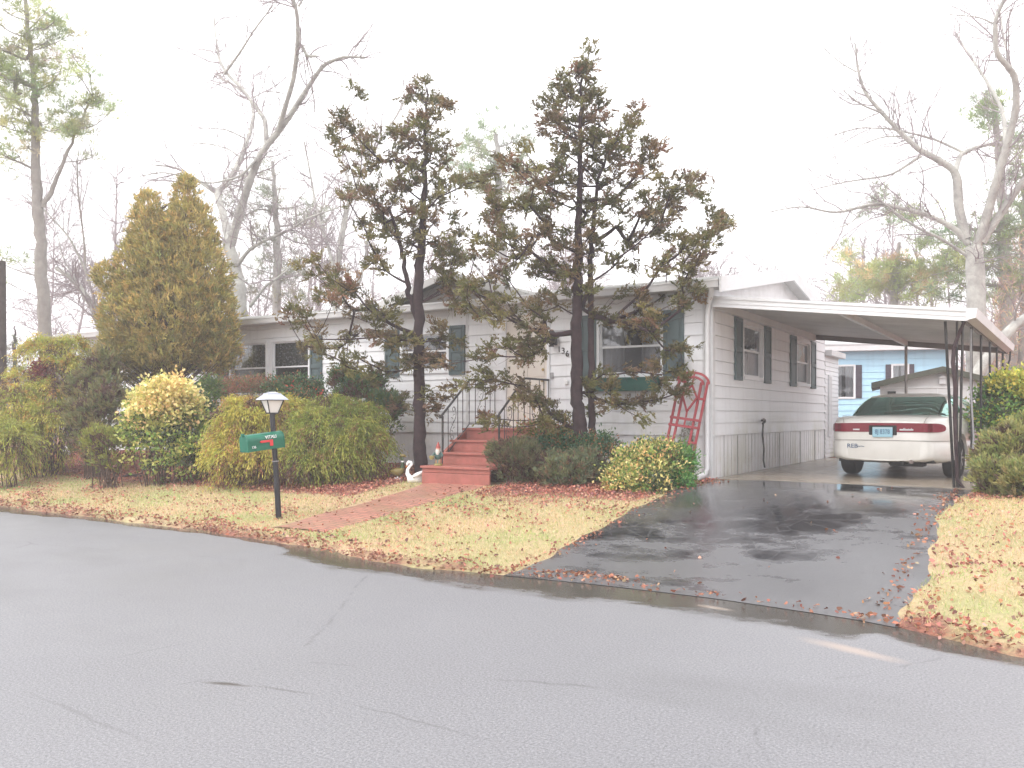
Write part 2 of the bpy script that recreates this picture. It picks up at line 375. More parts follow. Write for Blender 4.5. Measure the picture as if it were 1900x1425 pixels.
def strip(name, xs, y0f, y1f, z, m, nrow=3, kind='structure', zf=None):
    V = []; Fc = []
    for i, x in enumerate(xs):
        a, b = y0f(x), y1f(x)
        for j in range(nrow):
            t = j/(nrow-1); y = a+(b-a)*t
            V.append((x, y, z if zf is None else zf(x, y)))
    for i in range(len(xs)-1):
        for j in range(nrow-1):
            a = i*nrow+j; Fc.append((a, a+nrow, a+nrow+1, a+1))
    o = np_mesh(name, V, Fc, m, None, None, True)
    return tag(o, kind=kind)
xr = np.concatenate([np.linspace(-150, -16, 30), np.arange(-15.8, 12, .12), np.linspace(12.2, 150, 30)])
ro = np.array([.12, .04, 0, -.05, -.10, -.15, -.2, -.27, -.35, -.45, -.6, -.8, -1.2, -3, -7, -14.5]); RV = []; RC = []
for x in xr:
    for q in ro:
        RV.append((x, -float(kw(x))+q, 0.)); wd = .30+.10*math.sin(x*.55+.8)+.05*math.sin(x*1.9)+(.22 if -2.6 < x < 3.6 else 0)
        RC.append([max(0., 1.05-max(0, -q)/wd*.55)]*3)
ridx = np.arange(len(xr)*len(ro)).reshape(len(xr), len(ro))
tag(np_mesh('road', RV, np.stack([ridx[:-1, :-1], ridx[:-1, 1:], ridx[1:, 1:], ridx[1:, :-1]], -1).reshape(-1, 4), M['road'], None, np.array(RC, np.float32), True), kind='structure')
# driveway, carport slab, brick walk
def dedge(y, s): return .06*math.sin(y*1.3+s)+.03*math.sin(y*4.1+s*2)+.018*math.sin(y*9.7+s)
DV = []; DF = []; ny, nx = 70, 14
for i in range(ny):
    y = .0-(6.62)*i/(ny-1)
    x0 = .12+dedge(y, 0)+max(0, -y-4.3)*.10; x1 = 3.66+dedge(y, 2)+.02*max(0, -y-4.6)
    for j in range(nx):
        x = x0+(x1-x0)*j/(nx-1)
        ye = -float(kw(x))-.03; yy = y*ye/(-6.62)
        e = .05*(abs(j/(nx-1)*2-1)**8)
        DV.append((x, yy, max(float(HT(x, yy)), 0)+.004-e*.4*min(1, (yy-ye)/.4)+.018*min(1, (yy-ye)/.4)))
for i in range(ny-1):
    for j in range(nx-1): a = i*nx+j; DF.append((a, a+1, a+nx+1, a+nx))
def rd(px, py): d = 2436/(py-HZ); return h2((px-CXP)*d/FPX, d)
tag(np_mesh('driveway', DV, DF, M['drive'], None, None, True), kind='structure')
o = MB().box(.03, 4.05, 0.0, 8.2, .30, .502).build('carport_slab', M['slab']); tag(o, kind='structure'); o.name = 'concrete_pad'
PV = []; PF = []
for i in range(40):
    y = -2.18-3.49*i/39; cx = -3.42+.02*math.sin(y*3); w = .47+.02*math.sin(y*5)+.16*math.exp(-(-y-2.2)/.5)
    for j in range(7):
        x = cx+(j/3.-1)*w; PV.append((x, y, hz(x, y)+.024-.02*(abs(j/3.-1)**6)))
for i in range(39):
    for j in range(6): a = i*7+j; PF.append((a, a+1, a+8, a+7))
tag(np_mesh('brick_path', PV, PF, M['brick'], None, None, True), kind='structure')
g = PX(0, 0, 1)
def rd(px, py): d = 2436/(py-HZ); return h2((px-CXP)*d/FPX, d)

# ================================================================ the white house
WF = lambda u, o, z: (u, -o, z)
WS = lambda u, o, z: (o, u, z)
def wbox(mb, W, u0, u1, o0, o1, z0, z1):
    a = W(u0, o0, z0); b = W(u1, o1, z1); mb.box(a[0], b[0], a[1], b[1], z0, z1)
def siding(W, u0, u1, z0, z1, step, ops, name, m, parent, lap=.016, top=None):
    """lapped boards with real openings"""
    mb = MB(); zb = [z0]; k = 1
    while z0+k*step < z1-1e-4: zb.append(z0+k*step); k += 1
    zb.append(z1)
    rows = []
    for a, b in zip(zb[:-1], zb[1:]):
        cuts = sorted({a, b, *[z for o in ops for z in (o[2], o[3]) if a < z < b]})
        for c, d in zip(cuts[:-1], cuts[1:]): rows.append((c, d, a, step, d == b))
    for c, d, a, st, last in rows:
        iv = [(u0, u1)]
        for o in ops:
            if o[2] < d-1e-5 and o[3] > c+1e-5:
                iv = [(p, q) for s, e in iv for p, q in ((s, min(e, o[0])), (max(s, o[1]), e)) if q-p > 1e-4]
        oc = lap*(1-(c-a)/st); od = lap*(1-(d-a)/st)
        for s, e in iv:
            dd_ = max(c+.002, d-.009) if last and d < z1-1e-4 and d-c > .03 else d
            mb.quad(W(s, oc, c), W(e, oc, c), W(e, od, dd_), W(s, od, dd_))
            if dd_ < d: mb.quad(W(s, od, dd_), W(e, od, dd_), W(e, -.014, dd_), W(s, -.014, dd_)); mb.quad(W(s, -.014, dd_), W(e, -.014, dd_), W(e, -.014, d), W(s, -.014, d)); mb.quad(W(s, -.014, d), W(e, -.014, d), W(e, 0, d), W(s, 0, d))
            if c == a: mb.quad(W(s, 0, c), W(e, 0, c), W(e, oc, c), W(s, oc, c))
    return mb.build(name, m, parent)
house = empty('mobile_home', (0, 0, 0), 0, 'long white single-storey home with lapped siding, teal shutters and a red front stair', 'house')
XL, YB, Z0, ZS, ZT = -17.1, 8.1, .42, 1.185, 3.56
def openF(px0, px1, py0, py1):               # window rectangle on the front wall from the photo
    x0, x1 = fx(px0), fx(px1); xm = (x0+x1)/2
    return (x0, x1, zz(py1, xm, 0), zz(py0, xm, 0))
def openS(px0, px1, py0, py1):
    a, b = sy(px0), sy(px1); m_ = (a+b)/2
    return (a, b, zz(py1, 0, m_), zz(py0, 0, m_))
wA = (fx(430), fx(495), 1.98, 3.13); wB = (fx(506), fx(574), 1.98, 3.13)
wC = openF(748, 830, 616, 676); wD = openF(1112, 1228, 594, 694); dr = (fx(940), fx(1016), 1.31, 3.33)
wE = openS(1377.5, 1413, 601, 698); wF_ = openS(1476.5, 1501, 620, 713)
wC = (wC[0], wC[1], 2.38, 3.10); wD = (wD[0], wD[1], 2.2, 3.08); wE = (wE[0], wE[1], 2.2, 3.12); wF_ = (wF_[0], wF_[1], 2.2, 3.10)
wA0 = (fx(255), fx(315), 1.98, 3.13)
siding(WF, XL, 0, ZS, ZT, .203, [wA0, wA, wB, wC, wD, dr], 'front_wall', M['siding'], house)
siding(WS, 0, YB, ZS, ZT, .203, [wE, wF_], 'side_wall', M['siding'], house)
MB().quad((XL, 0, Z0), (XL, YB, Z0), (XL, YB, ZT), (XL, 0, ZT)).build('end_wall', M['siding'], house)
MB().quad((XL, YB, Z0), (0, YB, Z0), (0, YB, ZT), (XL, YB, ZT)).build('back_wall', M['siding'], house)
def skirt(W, u0, u1, name, seed):
    r = random.Random(seed); mb = MB(); u = u0; k = 0
    while u < u1-1e-4:
        w = min(.098+r.uniform(-.002, .002), u1-u); o = -.02+(.0015 if k % 2 else -.0015); lean = r.uniform(-.003, .003)
        mb.quad(W(u, o, Z0), W(u+w*.97, o, Z0), W(u+w*.97, o+lean, ZS), W(u, o+lean, ZS))
        mb.quad(W(u+w*.97, o-.0025, Z0), W(u+w, o-.0025, Z0), W(u+w, o-.0025, ZS), W(u+w*.97, o-.0025, ZS))
        mb.quad(W(u+w*.97, o, Z0), W(u+w*.97, o-.0025, Z0), W(u+w*.97, o-.0025, ZS), W(u+w*.97, o+lean, ZS))
        u += w; k += 1
    mb.build(name, M['skirt'], house)
skirt(WF, XL, 0, 'front_skirting', 1); skirt(WS, 0, YB, 'side_skirting', 2)
# access panel joints of the skirting: thin trim battens
for px in (1369, 1447, 1486, 1513):
    y = sy(px); mb = MB(); wbox(mb, WS, y, y+.016, -.012, -.004, Z0+.06, ZS-.02); mb.build('panel_joint', M['taupe'], house)
tr = MB(); wbox(tr, WF, -.14, .0, .0, .022, Z0, ZT-.04); tr.box(-.001, .024, -.022, .12, Z0, ZT-.04); tr.build('corner_trim', M['trim'], house)
tr = MB(); wbox(tr, WF, fx(865.5), fx(869.5), 0, .02, ZS, ZT-.04); tr.build('seam_trim', M['trim'], house)
# roof
RG = 4.05; ZE, ZR = 3.63, 4.38
def roofz(y): return ZE+(ZR-ZE)*(1-abs(y-RG)/(RG+.3))
rf = MB(); x0, x1 = XL-.45, .27
rf.hexa([(x0, -.3, ZE-.03), (x1, -.3, ZE-.03), (x1, RG, ZR-.03), (x0, RG, ZR-.03)], [(x0, -.3, ZE+.015), (x1, -.3, ZE+.015), (x1, RG, ZR+.015), (x0, RG, ZR+.015)])
rf.hexa([(x0, RG, ZR-.03), (x1, RG, ZR-.03), (x1, 8.4, ZE-.03), (x0, 8.4, ZE-.03)], [(x0, RG, ZR+.015), (x1, RG, ZR+.015), (x1, 8.4, ZE+.015), (x0, 8.4, ZE+.015)])
roof = rf.build('roof', M['shingle'], house)
sf = MB().box(x0, x1-.03, -.28, -.0, ZT-.05, ZT-.03); sf.build('soffit', M['soffit'], roof)
gt = MB(); gt.hexa([(x0, -.40, 3.50), (x1-.02, -.40, 3.50), (x1-.02, -.30, 3.50), (x0, -.30, 3.50)], [(x0, -.43, 3.622), (x1-.02, -.43, 3.622), (x1-.02, -.30, 3.622), (x0, -.30, 3.622)])
gt.box(x0, x1-.02, -.437, -.425, 3.60, 3.626); gt.build('gutter', M['trim'], roof)
rk = MB()
for (ya, yb) in ((-.43, RG), (RG, 8.4)):
    za, zb_ = (roofz(max(ya, -.3)), ZR) if ya < RG-1 else (ZR, ZE)
    rk.hexa([(x1, ya, za-.215), (x1+.035, ya, za-.215), (x1+.035, yb, zb_-.2), (x1, yb, zb_-.2)], [(x1, ya, za+.03), (x1+.035, ya, za+.03), (x1+.035, yb, zb_+.03), (x1, yb, zb_+.03)])
rk.build('rake_board', M['trim'], roof)
sf2 = MB()
for (ya, yb, za, zb_) in ((-.3, RG, ZE, ZR), (RG, 8.4, ZR, ZE)):
    sf2.quad((-.0, ya, za-.12), (x1, ya, za-.12), (x1, yb, zb_-.12), (-.0, yb, zb_-.12))
sf2.build('soffit', M['soffit'], roof)
MB().quad((.004, -.28, ZT-.02), (.004, YB, ZT-.02), (.004, 8.35, ZE-.1), (.004, RG, ZR-.06), (.004, -.28, ZE-.1)).build('gable_wall', M['plaster_white'], roof)
# entry cross gable on the roof
xa, xb = fx(728, .5), fx(1005, .5); xm = fx(858, .4); zc = 3.70
cg = MB()
for s, xe in ((1, xb), (-1, xa)):
    cg.hexa([(xe, -.1, zc-.04), (xm, -.1, 4.20), (xm, 4.0, 4.20), (xe, 4.0, zc-.04)], [(xe, -.1, zc+.01), (xm, -.1, 4.25), (xm, 4.0, 4.25), (xe, 4.0, zc+.01)])
cgo = cg.build('entry_gable', M['shingle'], roof)
MB().quad((xa+.1, .25, 3.6), (xb-.1, .25, 3.6), (xb-.1, .25, zc), (xm, .25, 4.19), (xa+.1, .25, zc)).build('gable_face', M['taupe'], cgo)
mb = MB()
for xe in (xb, xa): mb.hexa([(xe, -.135, zc-.14), (xe, -.105, zc-.14), (xm, -.105, 4.13), (xm, -.135, 4.13)], [(xe, -.135, zc+.02), (xe, -.105, zc+.02), (xm, -.105, 4.26), (xm, -.135, 4.26)])
mb.build('rake_board', M['soffit'], cgo)
# downspout at the corner
dn = MB(); dn.tube([(.12, -.36, 3.52), (.10, -.30, 3.44), (-.02, -.09, 3.27), (-.05, -.065, 3.1), (-.05, -.065, .66), (-.07, -.13, .56), (-.10, -.42, .53)], [.045, .042, .042, .042, .042, .046, .06], 8)
dn.build('downspout', M['trim'], house, True)
x_ = XL+.05; MB().tube([(x_-.3, -.36, 3.52), (x_-.2, -.2, 3.36), (x_+.03, -.06, 3.2), (x_+.03, -.06, .7)], .04, 8).build('downspout', M['trim'], house, True)

def window(W, r, cur=None, split=.5, screen=True, fw=.055):
    u0, u1, z0, z1 = r; f = MB()
    for a in ((u0-fw, u0+.01, z0-fw, z1+fw), (u1-.01, u1+fw, z0-fw, z1+fw)): wbox(f, W, a[0], a[1], -.06, .032, a[2], a[3])
    wbox(f, W, u0+.01, u1-.01, -.06, .032, z1-.01, z1+fw); wbox(f, W, u0+.01, u1-.01, -.06, .042, z0-fw, z0+.012)
    fo = f.build('window', M['frame'], house); zm = z0+(z1-z0)*split; s = MB()
    e = .032
    for (a, b, o) in ((zm, z1-.01, -.018), (z0+.012, zm+.03, -.04)):
        wbox(s, W, u0+.01, u0+.01+e, o-.02, o, a, b); wbox(s, W, u1-.01-e, u1-.01, o-.02, o, a, b)
        wbox(s, W, u0+.01+e, u1-.01-e, o-.02, o+.002, b-e, b); wbox(s, W, u0+.01+e, u1-.01-e, o-.02, o+.002, a, a+e)
    s.build('sash', M['frame'], fo)
    g_ = MB(); g_.quad(W(u0+.02, -.03, zm), W(u1-.02, -.03, zm), W(u1-.02, -.03, z1-.02), W(u0+.02, -.03, z1-.02)); g_.build('pane', M['glass'], fo)
    g_ = MB(); g_.quad(W(u0+.02, -.052, z0+.02), W(u1-.02, -.052, z0+.02), W(u1-.02, -.052, zm), W(u0+.02, -.052, zm)); g_.build('pane', M['screen' if screen else 'glass'], fo)
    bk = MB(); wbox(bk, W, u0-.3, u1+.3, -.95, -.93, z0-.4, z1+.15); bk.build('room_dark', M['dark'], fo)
    if cur:
        c = MB(); n = 46; lo = zm-.02 if cur == 'top' else z0+.05; P = []
        spans = [(u0, u1)] if cur == 'top' else [(u0, u0+(u1-u0)*.36), (u1-(u1-u0)*.36, u1)]
        for a, b in spans:
            for i in range(n):
                ua, ub = a+(b-a)*i/n, a+(b-a)*(i+1)/n; oa = -.13-.018*math.sin(ua*60)-.01*math.sin(ua*23); ob = -.13-.018*math.sin(ub*60)-.01*math.sin(ub*23)
                c.quad(W(ua, oa, lo), W(ub, ob, lo), W(ub, ob, z1), W(ua, oa, z1))
        c.build('curtain', M['lace' if cur == 'top' else 'curtain_white'], fo, True)
    return fo
def shutter(W, u0, u1, z0, z1):
    s = MB(); e = .05; wbox(s, W, u0, u0+e, .008, .045, z0, z1); wbox(s, W, u1-e, u1, .008, .045, z0, z1); h = z1-z0
    for a, b in ((0, .06), (.46, .53), (.94, 1)): wbox(s, W, u0+e, u1-e, .008, .045, z0+h*a, z0+h*b)
    wbox(s, W, u0+e, u1-e, .008, .025, z0+h*.06, z0+h*.46); wbox(s, W, u0+e, u1-e, .008, .025, z0+h*.53, z0+h*.94)
    for a, b in ((.09, .43), (.56, .91)): wbox(s, W, u0+e+.03, u1-e-.03, .025, .036, z0+h*a, z0+h*b)
    s.build('shutter', M['shutter'], house, bevel=.004)
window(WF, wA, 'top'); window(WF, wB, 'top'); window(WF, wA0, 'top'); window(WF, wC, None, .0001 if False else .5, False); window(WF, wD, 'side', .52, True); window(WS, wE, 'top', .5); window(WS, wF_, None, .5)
shutter(WF, fx(577), fx(599), 1.92, 3.2); shutter(WF, fx(405), fx(425.5), 1.92, 3.2)
shutter(WF, fx(716), fx(742), 2.28, 3.22); shutter(WF, fx(835), fx(864), 2.28, 3.22)
shutter(WF, fx(1078), fx(1108), 2.12, 3.24); shutter(WF, fx(1232), fx(1270), 2.12, 3.24)
shutter(WS, sy(1361), sy(1374.5), 2.12, 3.2); shutter(WS, sy(1416), sy(1427.5), 2.12, 3.2)
shutter(WS, sy(1464.5), sy(1475), 2.12, 3.18); shutter(WS, sy(1502.5), sy(1511), 2.12, 3.18)
# window box under the right front window
wb = MB(); a, b = fx(1092), fx(1229)
wb.hexa([WF(a+.04, .01, 1.92), WF(b-.04, .01, 1.92), WF(b-.04, .17, 1.92), WF(a+.04, .17, 1.92)], [WF(a, .01, 2.13), WF(b, .01, 2.13), WF(b, .21, 2.13), WF(a, .21, 2.13)])
wbox(wb, WF, a-.015, b+.015, .012, .225, 2.125, 2.145); wb.build('window_box', M['green_box'], house, bevel=.004)
# door
dx0, dx1, dz0, dz1 = dr
df = MB(); wbox(df, WF, dx0-.07, dx0, -.08, .035, dz0, dz1+.07); wbox(df, WF, dx1, dx1+.06, -.08, .035, dz0, dz1+.07); wbox(df, WF, dx0, dx1, -.08, .035, dz1, dz1+.07); wbox(df, WF, dx0, dx1, -.1, .05, dz0-.04, dz0)
dfo = df.build('door_frame', M['frame'], house)
do = MB(); wbox(do, WF, dx0, dx1, -.05, -.01, dz0, dz1)
xm_ = fx(978); wbox(do, WF, xm_-.006, xm_+.006, -.01, .004, dz0+.1, dz1-.1)
for a, b in ((dx0+.07, xm_-.05), (xm_+.05, dx1-.07)):
    for c, d in ((dz0+.15, dz0+.78), (dz0+.9, dz0+1.5), (dz0+1.6, dz1-.12)): wbox(do, WF, a, b, -.01, .0, c, d)
door = do.build('door', M['cream'], house, bevel=.006)
hd = MB().lathe([(.012, 0), (.012, .03), (.03, .035), (.034, .055), (.02, .075)], (0, 0, 0), 12).build('door_knob', M['brass'], door, True); hd.location = (dx1-.09, -.01+.02, 2.14); hd.rotation_euler = (math.radians(90), 0, 0)
lk = MB().lathe([(.025, 0), (.025, .015), (.012, .02)], (0, 0, 0), 12).build('lock', M['brass'], door, True); lk.location = (dx1-.09, 0.0, 2.33); lk.rotation_euler = (math.radians(90), 0, 0)
mb = MB(); xq = fx(1025); wbox(mb, WF, xq-.03, xq+.03, .014, .04, 2.17, 2.27); mb.build('doorbell', M['hub'], house, bevel=.004)
mb = MB(); xq = fx(1052); wbox(mb, WF, xq-.035, xq+.035, .014, .045, 2.05, 2.13); mb.build('outlet_cover', M['whiteplastic'], house, bevel=.01)
pl = MB(); xq = fx(1030); pl.lathe([(.05, 0), (.05, .02), (.03, .03), (.075, .09), (.085, .22), (.06, .26), (.02, .3)], (xq, -.13, 2.72), 10); wbox(pl, WF, xq-.05, xq+.05, .014, .06, 2.76, 2.86); pl.build('porch_light', M['iron'], house, True)
for px, z, c in ((1038.5, 2.67, '1'), (1046, 2.645, '3'), (1053.5, 2.59, '6')):
    text('house_number', c, (fx(px), -.02, z), (math.radians(90), 0, 0), .15, M['iron'], house, .006)
# spigot and riser pipe on the side wall
sp = MB(); yq = sy(1409); sp.tube([(.03, yq, 1.42), (.10, yq, 1.42), (.13, yq-.10, 1.40), (.11, yq-.17, 1.36)], [.022, .026, .026, .02], 8); sp.tube([(.11, yq-.14, 1.37), (.10, yq-.15, 1.15), (.12, yq-.13, .9), (.11, yq-.12, .68), (.13, yq-.11, .55)], .017, 8)
sp.box(.075, .085, yq-.05, yq+.05, 1.45, 1.46); sp.build('spigot', M['iron'], house, True)

# rear extension seen past the side wall
ext = empty('rear_extension', (0, 8.15, 0), 0, 'narrow white vinyl sided extension behind the far end of the carport wall', 'extension')
WE = lambda u, o, z: (u, -o, z)
siding(WS, 0.0, 1.5, .5, 2.95, .105, [], 'side_wall', M['siding'], ext, .01)
siding(lambda u, o, z: (u, 1.5+o, z), -3, 0, .5, 2.95, .105, [], 'back_wall', M['siding'], ext, .01)
MB().box(-3, .16, -.0, 1.62, 2.95, 3.08).build('roof', M['trim'], ext)
mb = MB(); mb.box(.012, .04, .28, .62, 1.0, 2.5); mb.build('door_frame', M['frame'], ext); MB().box(.03, .045, .32, .58, 1.05, 2.45).build('door', M['trim'], ext)

# ================================================================ carport
cp = empty('carport', (0, 0, 0), 0, 'white aluminium carport roof on thin dark iron posts beside the white house', 'carport')
K0, K1, KF, YF = 0.0, 3.63, 3.83, 7.0
ZA, ZB = 3.40, 2.965
def cz(x): return ZA+(ZB-ZA)*x/K1
def cxr(y): return K1+(KF-K1)*y/YF
mb = MB(); nr = 34
for i in range(nr):                          # ribbed pans running out from the house
    ya, yb = YF*i/nr, YF*(i+1)/nr; r = .045
    for (a, b, o) in ((ya, yb-r, 0), (yb-r, yb, .03)):
        mb.quad((.03, a, cz(0)-.05+o), (.03, b, cz(0)-.05+o), (cxr(b), b, cz(cxr(b))-.05+o), (cxr(a), a, cz(cxr(a))-.05+o))
    mb.quad((.03, yb-r, cz(0)-.05), (.03, yb-r, cz(0)-.02), (cxr(yb), yb-r, cz(KF)-.02), (cxr(yb), yb-r, cz(KF)-.05))
    mb.quad((.03, yb, cz(0)-.05), (.03, yb, cz(0)-.02), (cxr(yb), yb, cz(KF)-.02), (cxr(yb), yb, cz(KF)-.05))
mb.build('roof_panel', M['soffit'], cp)
mb = MB()
def fasc(y0, y1, za, zb_): mb.hexa([(.03, y0, cz(0)+za), (K1+.02, y0, cz(K1)+za), (K1+.02, y1, cz(K1)+za), (.03, y1, cz(0)+za)], [(.03, y0, cz(0)+zb_), (K1+.02, y0, cz(K1)+zb_), (K1+.02, y1, cz(K1)+zb_), (.03, y1, cz(0)+zb_)])
fasc(-.06, .0, -.155, .0); fasc(-.075, -.06, -.03, .012); fasc(-.068, -.06, -.10, -.085); fasc(-.072, -.06, -.16, -.14)
mb.build('front_fascia', M['trim'], cp)
mb = MB(); mb.hexa([(.03, YF, cz(0)-.16), (KF+.02, YF, ZB-.19), (KF+.02, YF+.06, ZB-.19), (.03, YF+.06, cz(0)-.16)], [(.03, YF, cz(0)), (KF+.02, YF, ZB-.01), (KF+.02, YF+.06, ZB-.01), (.03, YF+.06, cz(0))])
mb.build('back_fascia', M['brownsteel'], cp)
mb = MB(); mb.hexa([(K1+.0, -.08, ZB-.15), (K1+.12, -.08, ZB-.12), (KF+.12, YF+.06, ZB-.14), (KF, YF+.06, ZB-.17)], [(K1+.0, -.08, ZB+.015), (K1+.14, -.08, ZB+.01), (KF+.14, YF+.06, ZB-.01), (KF, YF+.06, ZB-.01)])
gut = mb.build('gutter', M['trim'], cp)
MB().tube([(KF+.07, YF-.1, ZB-.15), (KF+.06, YF-.1, ZB-.32), (KF+.0, YF-.16, ZB-.5), (KF-.12, YF-.2, ZB-.62)], .02, 6).build('downspout', M['iron'], cp, True)
mb = MB(); mb.box(.02, .05, .0, YF, 3.22, 3.36); mb.build('ledger', M['trim'], cp)
bx = 1.94; MB().box(bx-.03, bx+.03, .01, YF, cz(bx)-.15, cz(bx)-.052).build('beam', M['trim'], cp)
MB().hexa([(K1-.09, .02, ZB-.135), (K1-.03, .02, ZB-.14), (KF-.03, YF, ZB-.16), (KF-.09, YF, ZB-.155)], [(K1-.09, .02, ZB-.04), (K1-.03, .02, ZB-.045), (KF-.03, YF, ZB-.065), (KF-.09, YF, ZB-.06)]).build('beam', M['brownsteel'], cp)
def post(x, y, r=.016, name='post', x1=None, y1=None, mt='iron', k=4, z1=2.83):
    return MB().tube([(x, y, .5), (x if x1 is None else x1, y if y1 is None else y1, z1)], r, k).build(name, M[mt], cp)
post(bx, YF-.05, .03, mt='taupe', z1=cz(bx)-.15)
# front corner: three slim bars lashed with a dry climbing stem
post(K1-.16, .07, .019, x1=K1-.27, y1=.07); post(K1-.10, .10, .017, x1=K1-.05, y1=.10); post(K1-.13, .16, .015, x1=K1-.13, y1=.16)
MB().tube([(K1-.04, .05, .5), (K1-.12, .08, .62), (K1-.13, .06, 1.0), (K1-.15, .08, 1.5), (K1-.14, .05, 1.9), (K1-.17, .06, 2.25), (K1-.16, .06, 2.45), (K1-.08, .08, 2.7), (K1-.03, .1, 2.82)], [.02, .024, .026, .026, .028, .03, .026, .024, .02], 6).build('climbing_stem', M['darkbark'], cp, True)
pp = post(K1-.02, 1.15, .017, z1=2.83); MB().tube([(K1-.02+.0, 1.12, .62), (K1+.01, 1.12, 1.2), (K1-.03, 1.13, 1.9), (K1-.03, 1.12, 2.8)], .014, 5).build('conduit', M['hub'], cp, True)
for y in (2.6, 4.1, 5.5, 6.85): post(cxr(y)-.06, y, .019, z1=2.83)
mb = MB()                                    # low rail between the posts
mb.tube([(K1-.04, 1.15, 1.32), (KF-.06, 6.85, 1.32)], .01, 5); mb.build('rail', M['iron'], cp)

# ================================================================ front stair and railings
st = empty('porch_steps', (-3.4, -1.1, .5), 0, 'brick red painted wooden front stair with open risers up to the cream door', 'steps')
def stb(mb, x0, x1, y0, y1, z0, z1): mb.box(x0+3.4, x1+3.4, y0+1.1, y1+1.1, z0-.5, z1-.5)
SX0, SX1 = -4.24, -2.72
mb = MB(); stb(mb, SX0, SX1, -.90, -.03, 1.25, 1.29); stb(mb, SX0+.02, SX1-.02, -.86, -.82, 1.10, 1.25)
for x in (SX0+.04, SX1-.1): stb(mb, x, x+.06, -.82, -.05, .5, 1.25)
mb.build('landing', M['redwood'], st, bevel=.006)
mb = MB(); stb(mb, SX0+.02, -3.2, -.84, -.82, 1.08, 1.10); 
for y, z in ((-1.28, 1.09), (-1.68, .89)):
    t_ = MB(); stb(t_, SX0+.02, SX1-.12, y-.02, y+.42, z-.035, z); stb(t_, SX0+.05, SX1-.14, y+.01, y+.03, z-.20, z-.035); t_.build('tread', M['redwood'], st, bevel=.006)
t_ = MB(); stb(t_, SX0+.03, SX1-.05, -.87, -.85, 1.09, 1.25); t_.build('riser', M['redwood'], st)
t_ = MB(); stb(t_, SX0+.11, SX1-.05, -2.24, -1.68, .655, .692); stb(t_, SX0+.13, SX1-.07, -2.21, -2.17, .585, .655); stb(t_, SX0+.13, SX1-.07, -2.22, -2.18, .40, .58); stb(t_, SX0+.13, SX0+.17, -2.17, -1.7, .40, .655); t_.build('platform', M['redwood'], st, bevel=.006)
for x in (SX0+.02, SX1-.20):
    t_ = MB(); t_.hexa([(x+3.4, -.6, 0), (x+3.46, -.6, 0), (x+3.46, .2, 0), (x+3.4, .2, 0)], [(x+3.4, -.56, .3), (x+3.46, -.56, .3), (x+3.46, .22, .74), (x+3.4, .22, .74)]); t_.build('stringer', M['redwood'], st)
def railing(x, label, xt):
    r = empty('stair_railing', (x, -1.66, .89), 0, label, 'railing', 'wrought iron railings of the front stair')
    def L(y, z): return (0, y+1.66, z-.89)
    mb = MB(); mb.tube([L(-1.66, .70), L(-1.66, 1.50)], .018, 6); mb.build('post', M['iron'], r)
    mb = MB(); mb.tube([L(-1.70, 1.47), L(-1.66, 1.53), L(-.87, 2.13), L(-.83, 2.14), L(-.03, 2.14)], .02, 6); mb.tube([L(-1.72, 1.46), L(-1.72, 1.51)], .026, 6); mb.build('handrail', M['iron'], r)
    mb = MB(); mb.tube([L(-1.66, .76), L(-.87, 1.36), L(-.83, 1.36), L(-.03, 1.36)], .010, 5); mb.build('bottom_rail', M['iron'], r)
    for y in (-1.5, -1.22, -1.07, -.87, -.68, -.36, -.2, -.04):
        zt = 2.13 if y > -.87 else 1.53+(y+1.66)*.76; zb_ = 1.36 if y > -.87 else .76+(y+1.66)*.76
        MB().tube([L(y, zb_), L(y, zt)], .0075, 5).build('baluster', M['iron'], r)
    for yc, zc_ in ((-1.36, 1.37), (-.52, 1.74)):
        mb = MB(); pts = []
        for i in range(25):
            t = i/24; a = -2.2+t*4.4; pts.append(L(yc+.09*math.sin(a*1.3)*(1 if t < .5 else 1), zc_-.3+.6*t))
        mb.tube(pts, .006, 4)
        for sg, zo in ((1, .26), (-1, -.26)):
            pts = [L(yc+sg*(.02+.055*math.cos(a)*(1-a/9)), zc_+zo-sg*.02+.055*math.sin(a)*(1-a/9)) for a in np.linspace(0, 6.5, 16)]
            mb.tube(pts, .0055, 4)
        for i in range(6):
            zc2 = zc_-.14+.055*i; s_ = 1 if i % 2 else -1
            mb.tube([L(yc, zc2), L(yc+s_*.03, zc2+.03), L(yc+s_*.05, zc2+.02)], .005, 4)
        mb.build('scroll', M['iron'], r)
    return r
railing(-4.10, 'left wrought iron stair railing nearer the white swan', 0)
railing(-2.97, 'right wrought iron stair railing in front of the cream door', 0)

# ================================================================ lamp post and mailbox
p = G(518, 963); lp = empty('lamp_post', p, 0, 'black lamp post with a four-sided glass lantern beside the brick walk', 'lamp post')
dl = dep(p.x, p.y); pt = PX(505, 768, dl); lean = Vector((pt.x-p.x, pt.y-p.y, pt.z-p.z))
MB().tube([(0, 0, -.1), tuple(lean*.35)], .040, 12).tube([tuple(lean*.35), tuple(lean)], .036, 12).build('post', M['blackpost'], lp, True)
c = MB(); c.tube([tuple(lean*.545), tuple(lean*.555)], .047, 12); c.build('clamp', M['hub'], lp)
ln = empty('lantern', tuple(lean), 0); ln.parent = lp; ln.name = 'lantern'; ln.rotation_euler = (0, 0, math.radians(70))
def sq(mb, w0, z0, w1, z1): mb.hexa([(-w0, -w0, z0), (w0, -w0, z0), (w0, w0, z0), (-w0, w0, z0)], [(-w1, -w1, z1), (w1, -w1, z1), (w1, w1, z1), (-w1, w1, z1)])
mb = MB(); sq(mb, .062, 0, .066, .018)
for sx in (-1, 1):
    for s2 in (-1, 1): mb.bar((.06*sx, .06*s2, .01), (.115*sx, .115*s2, .185), .012)
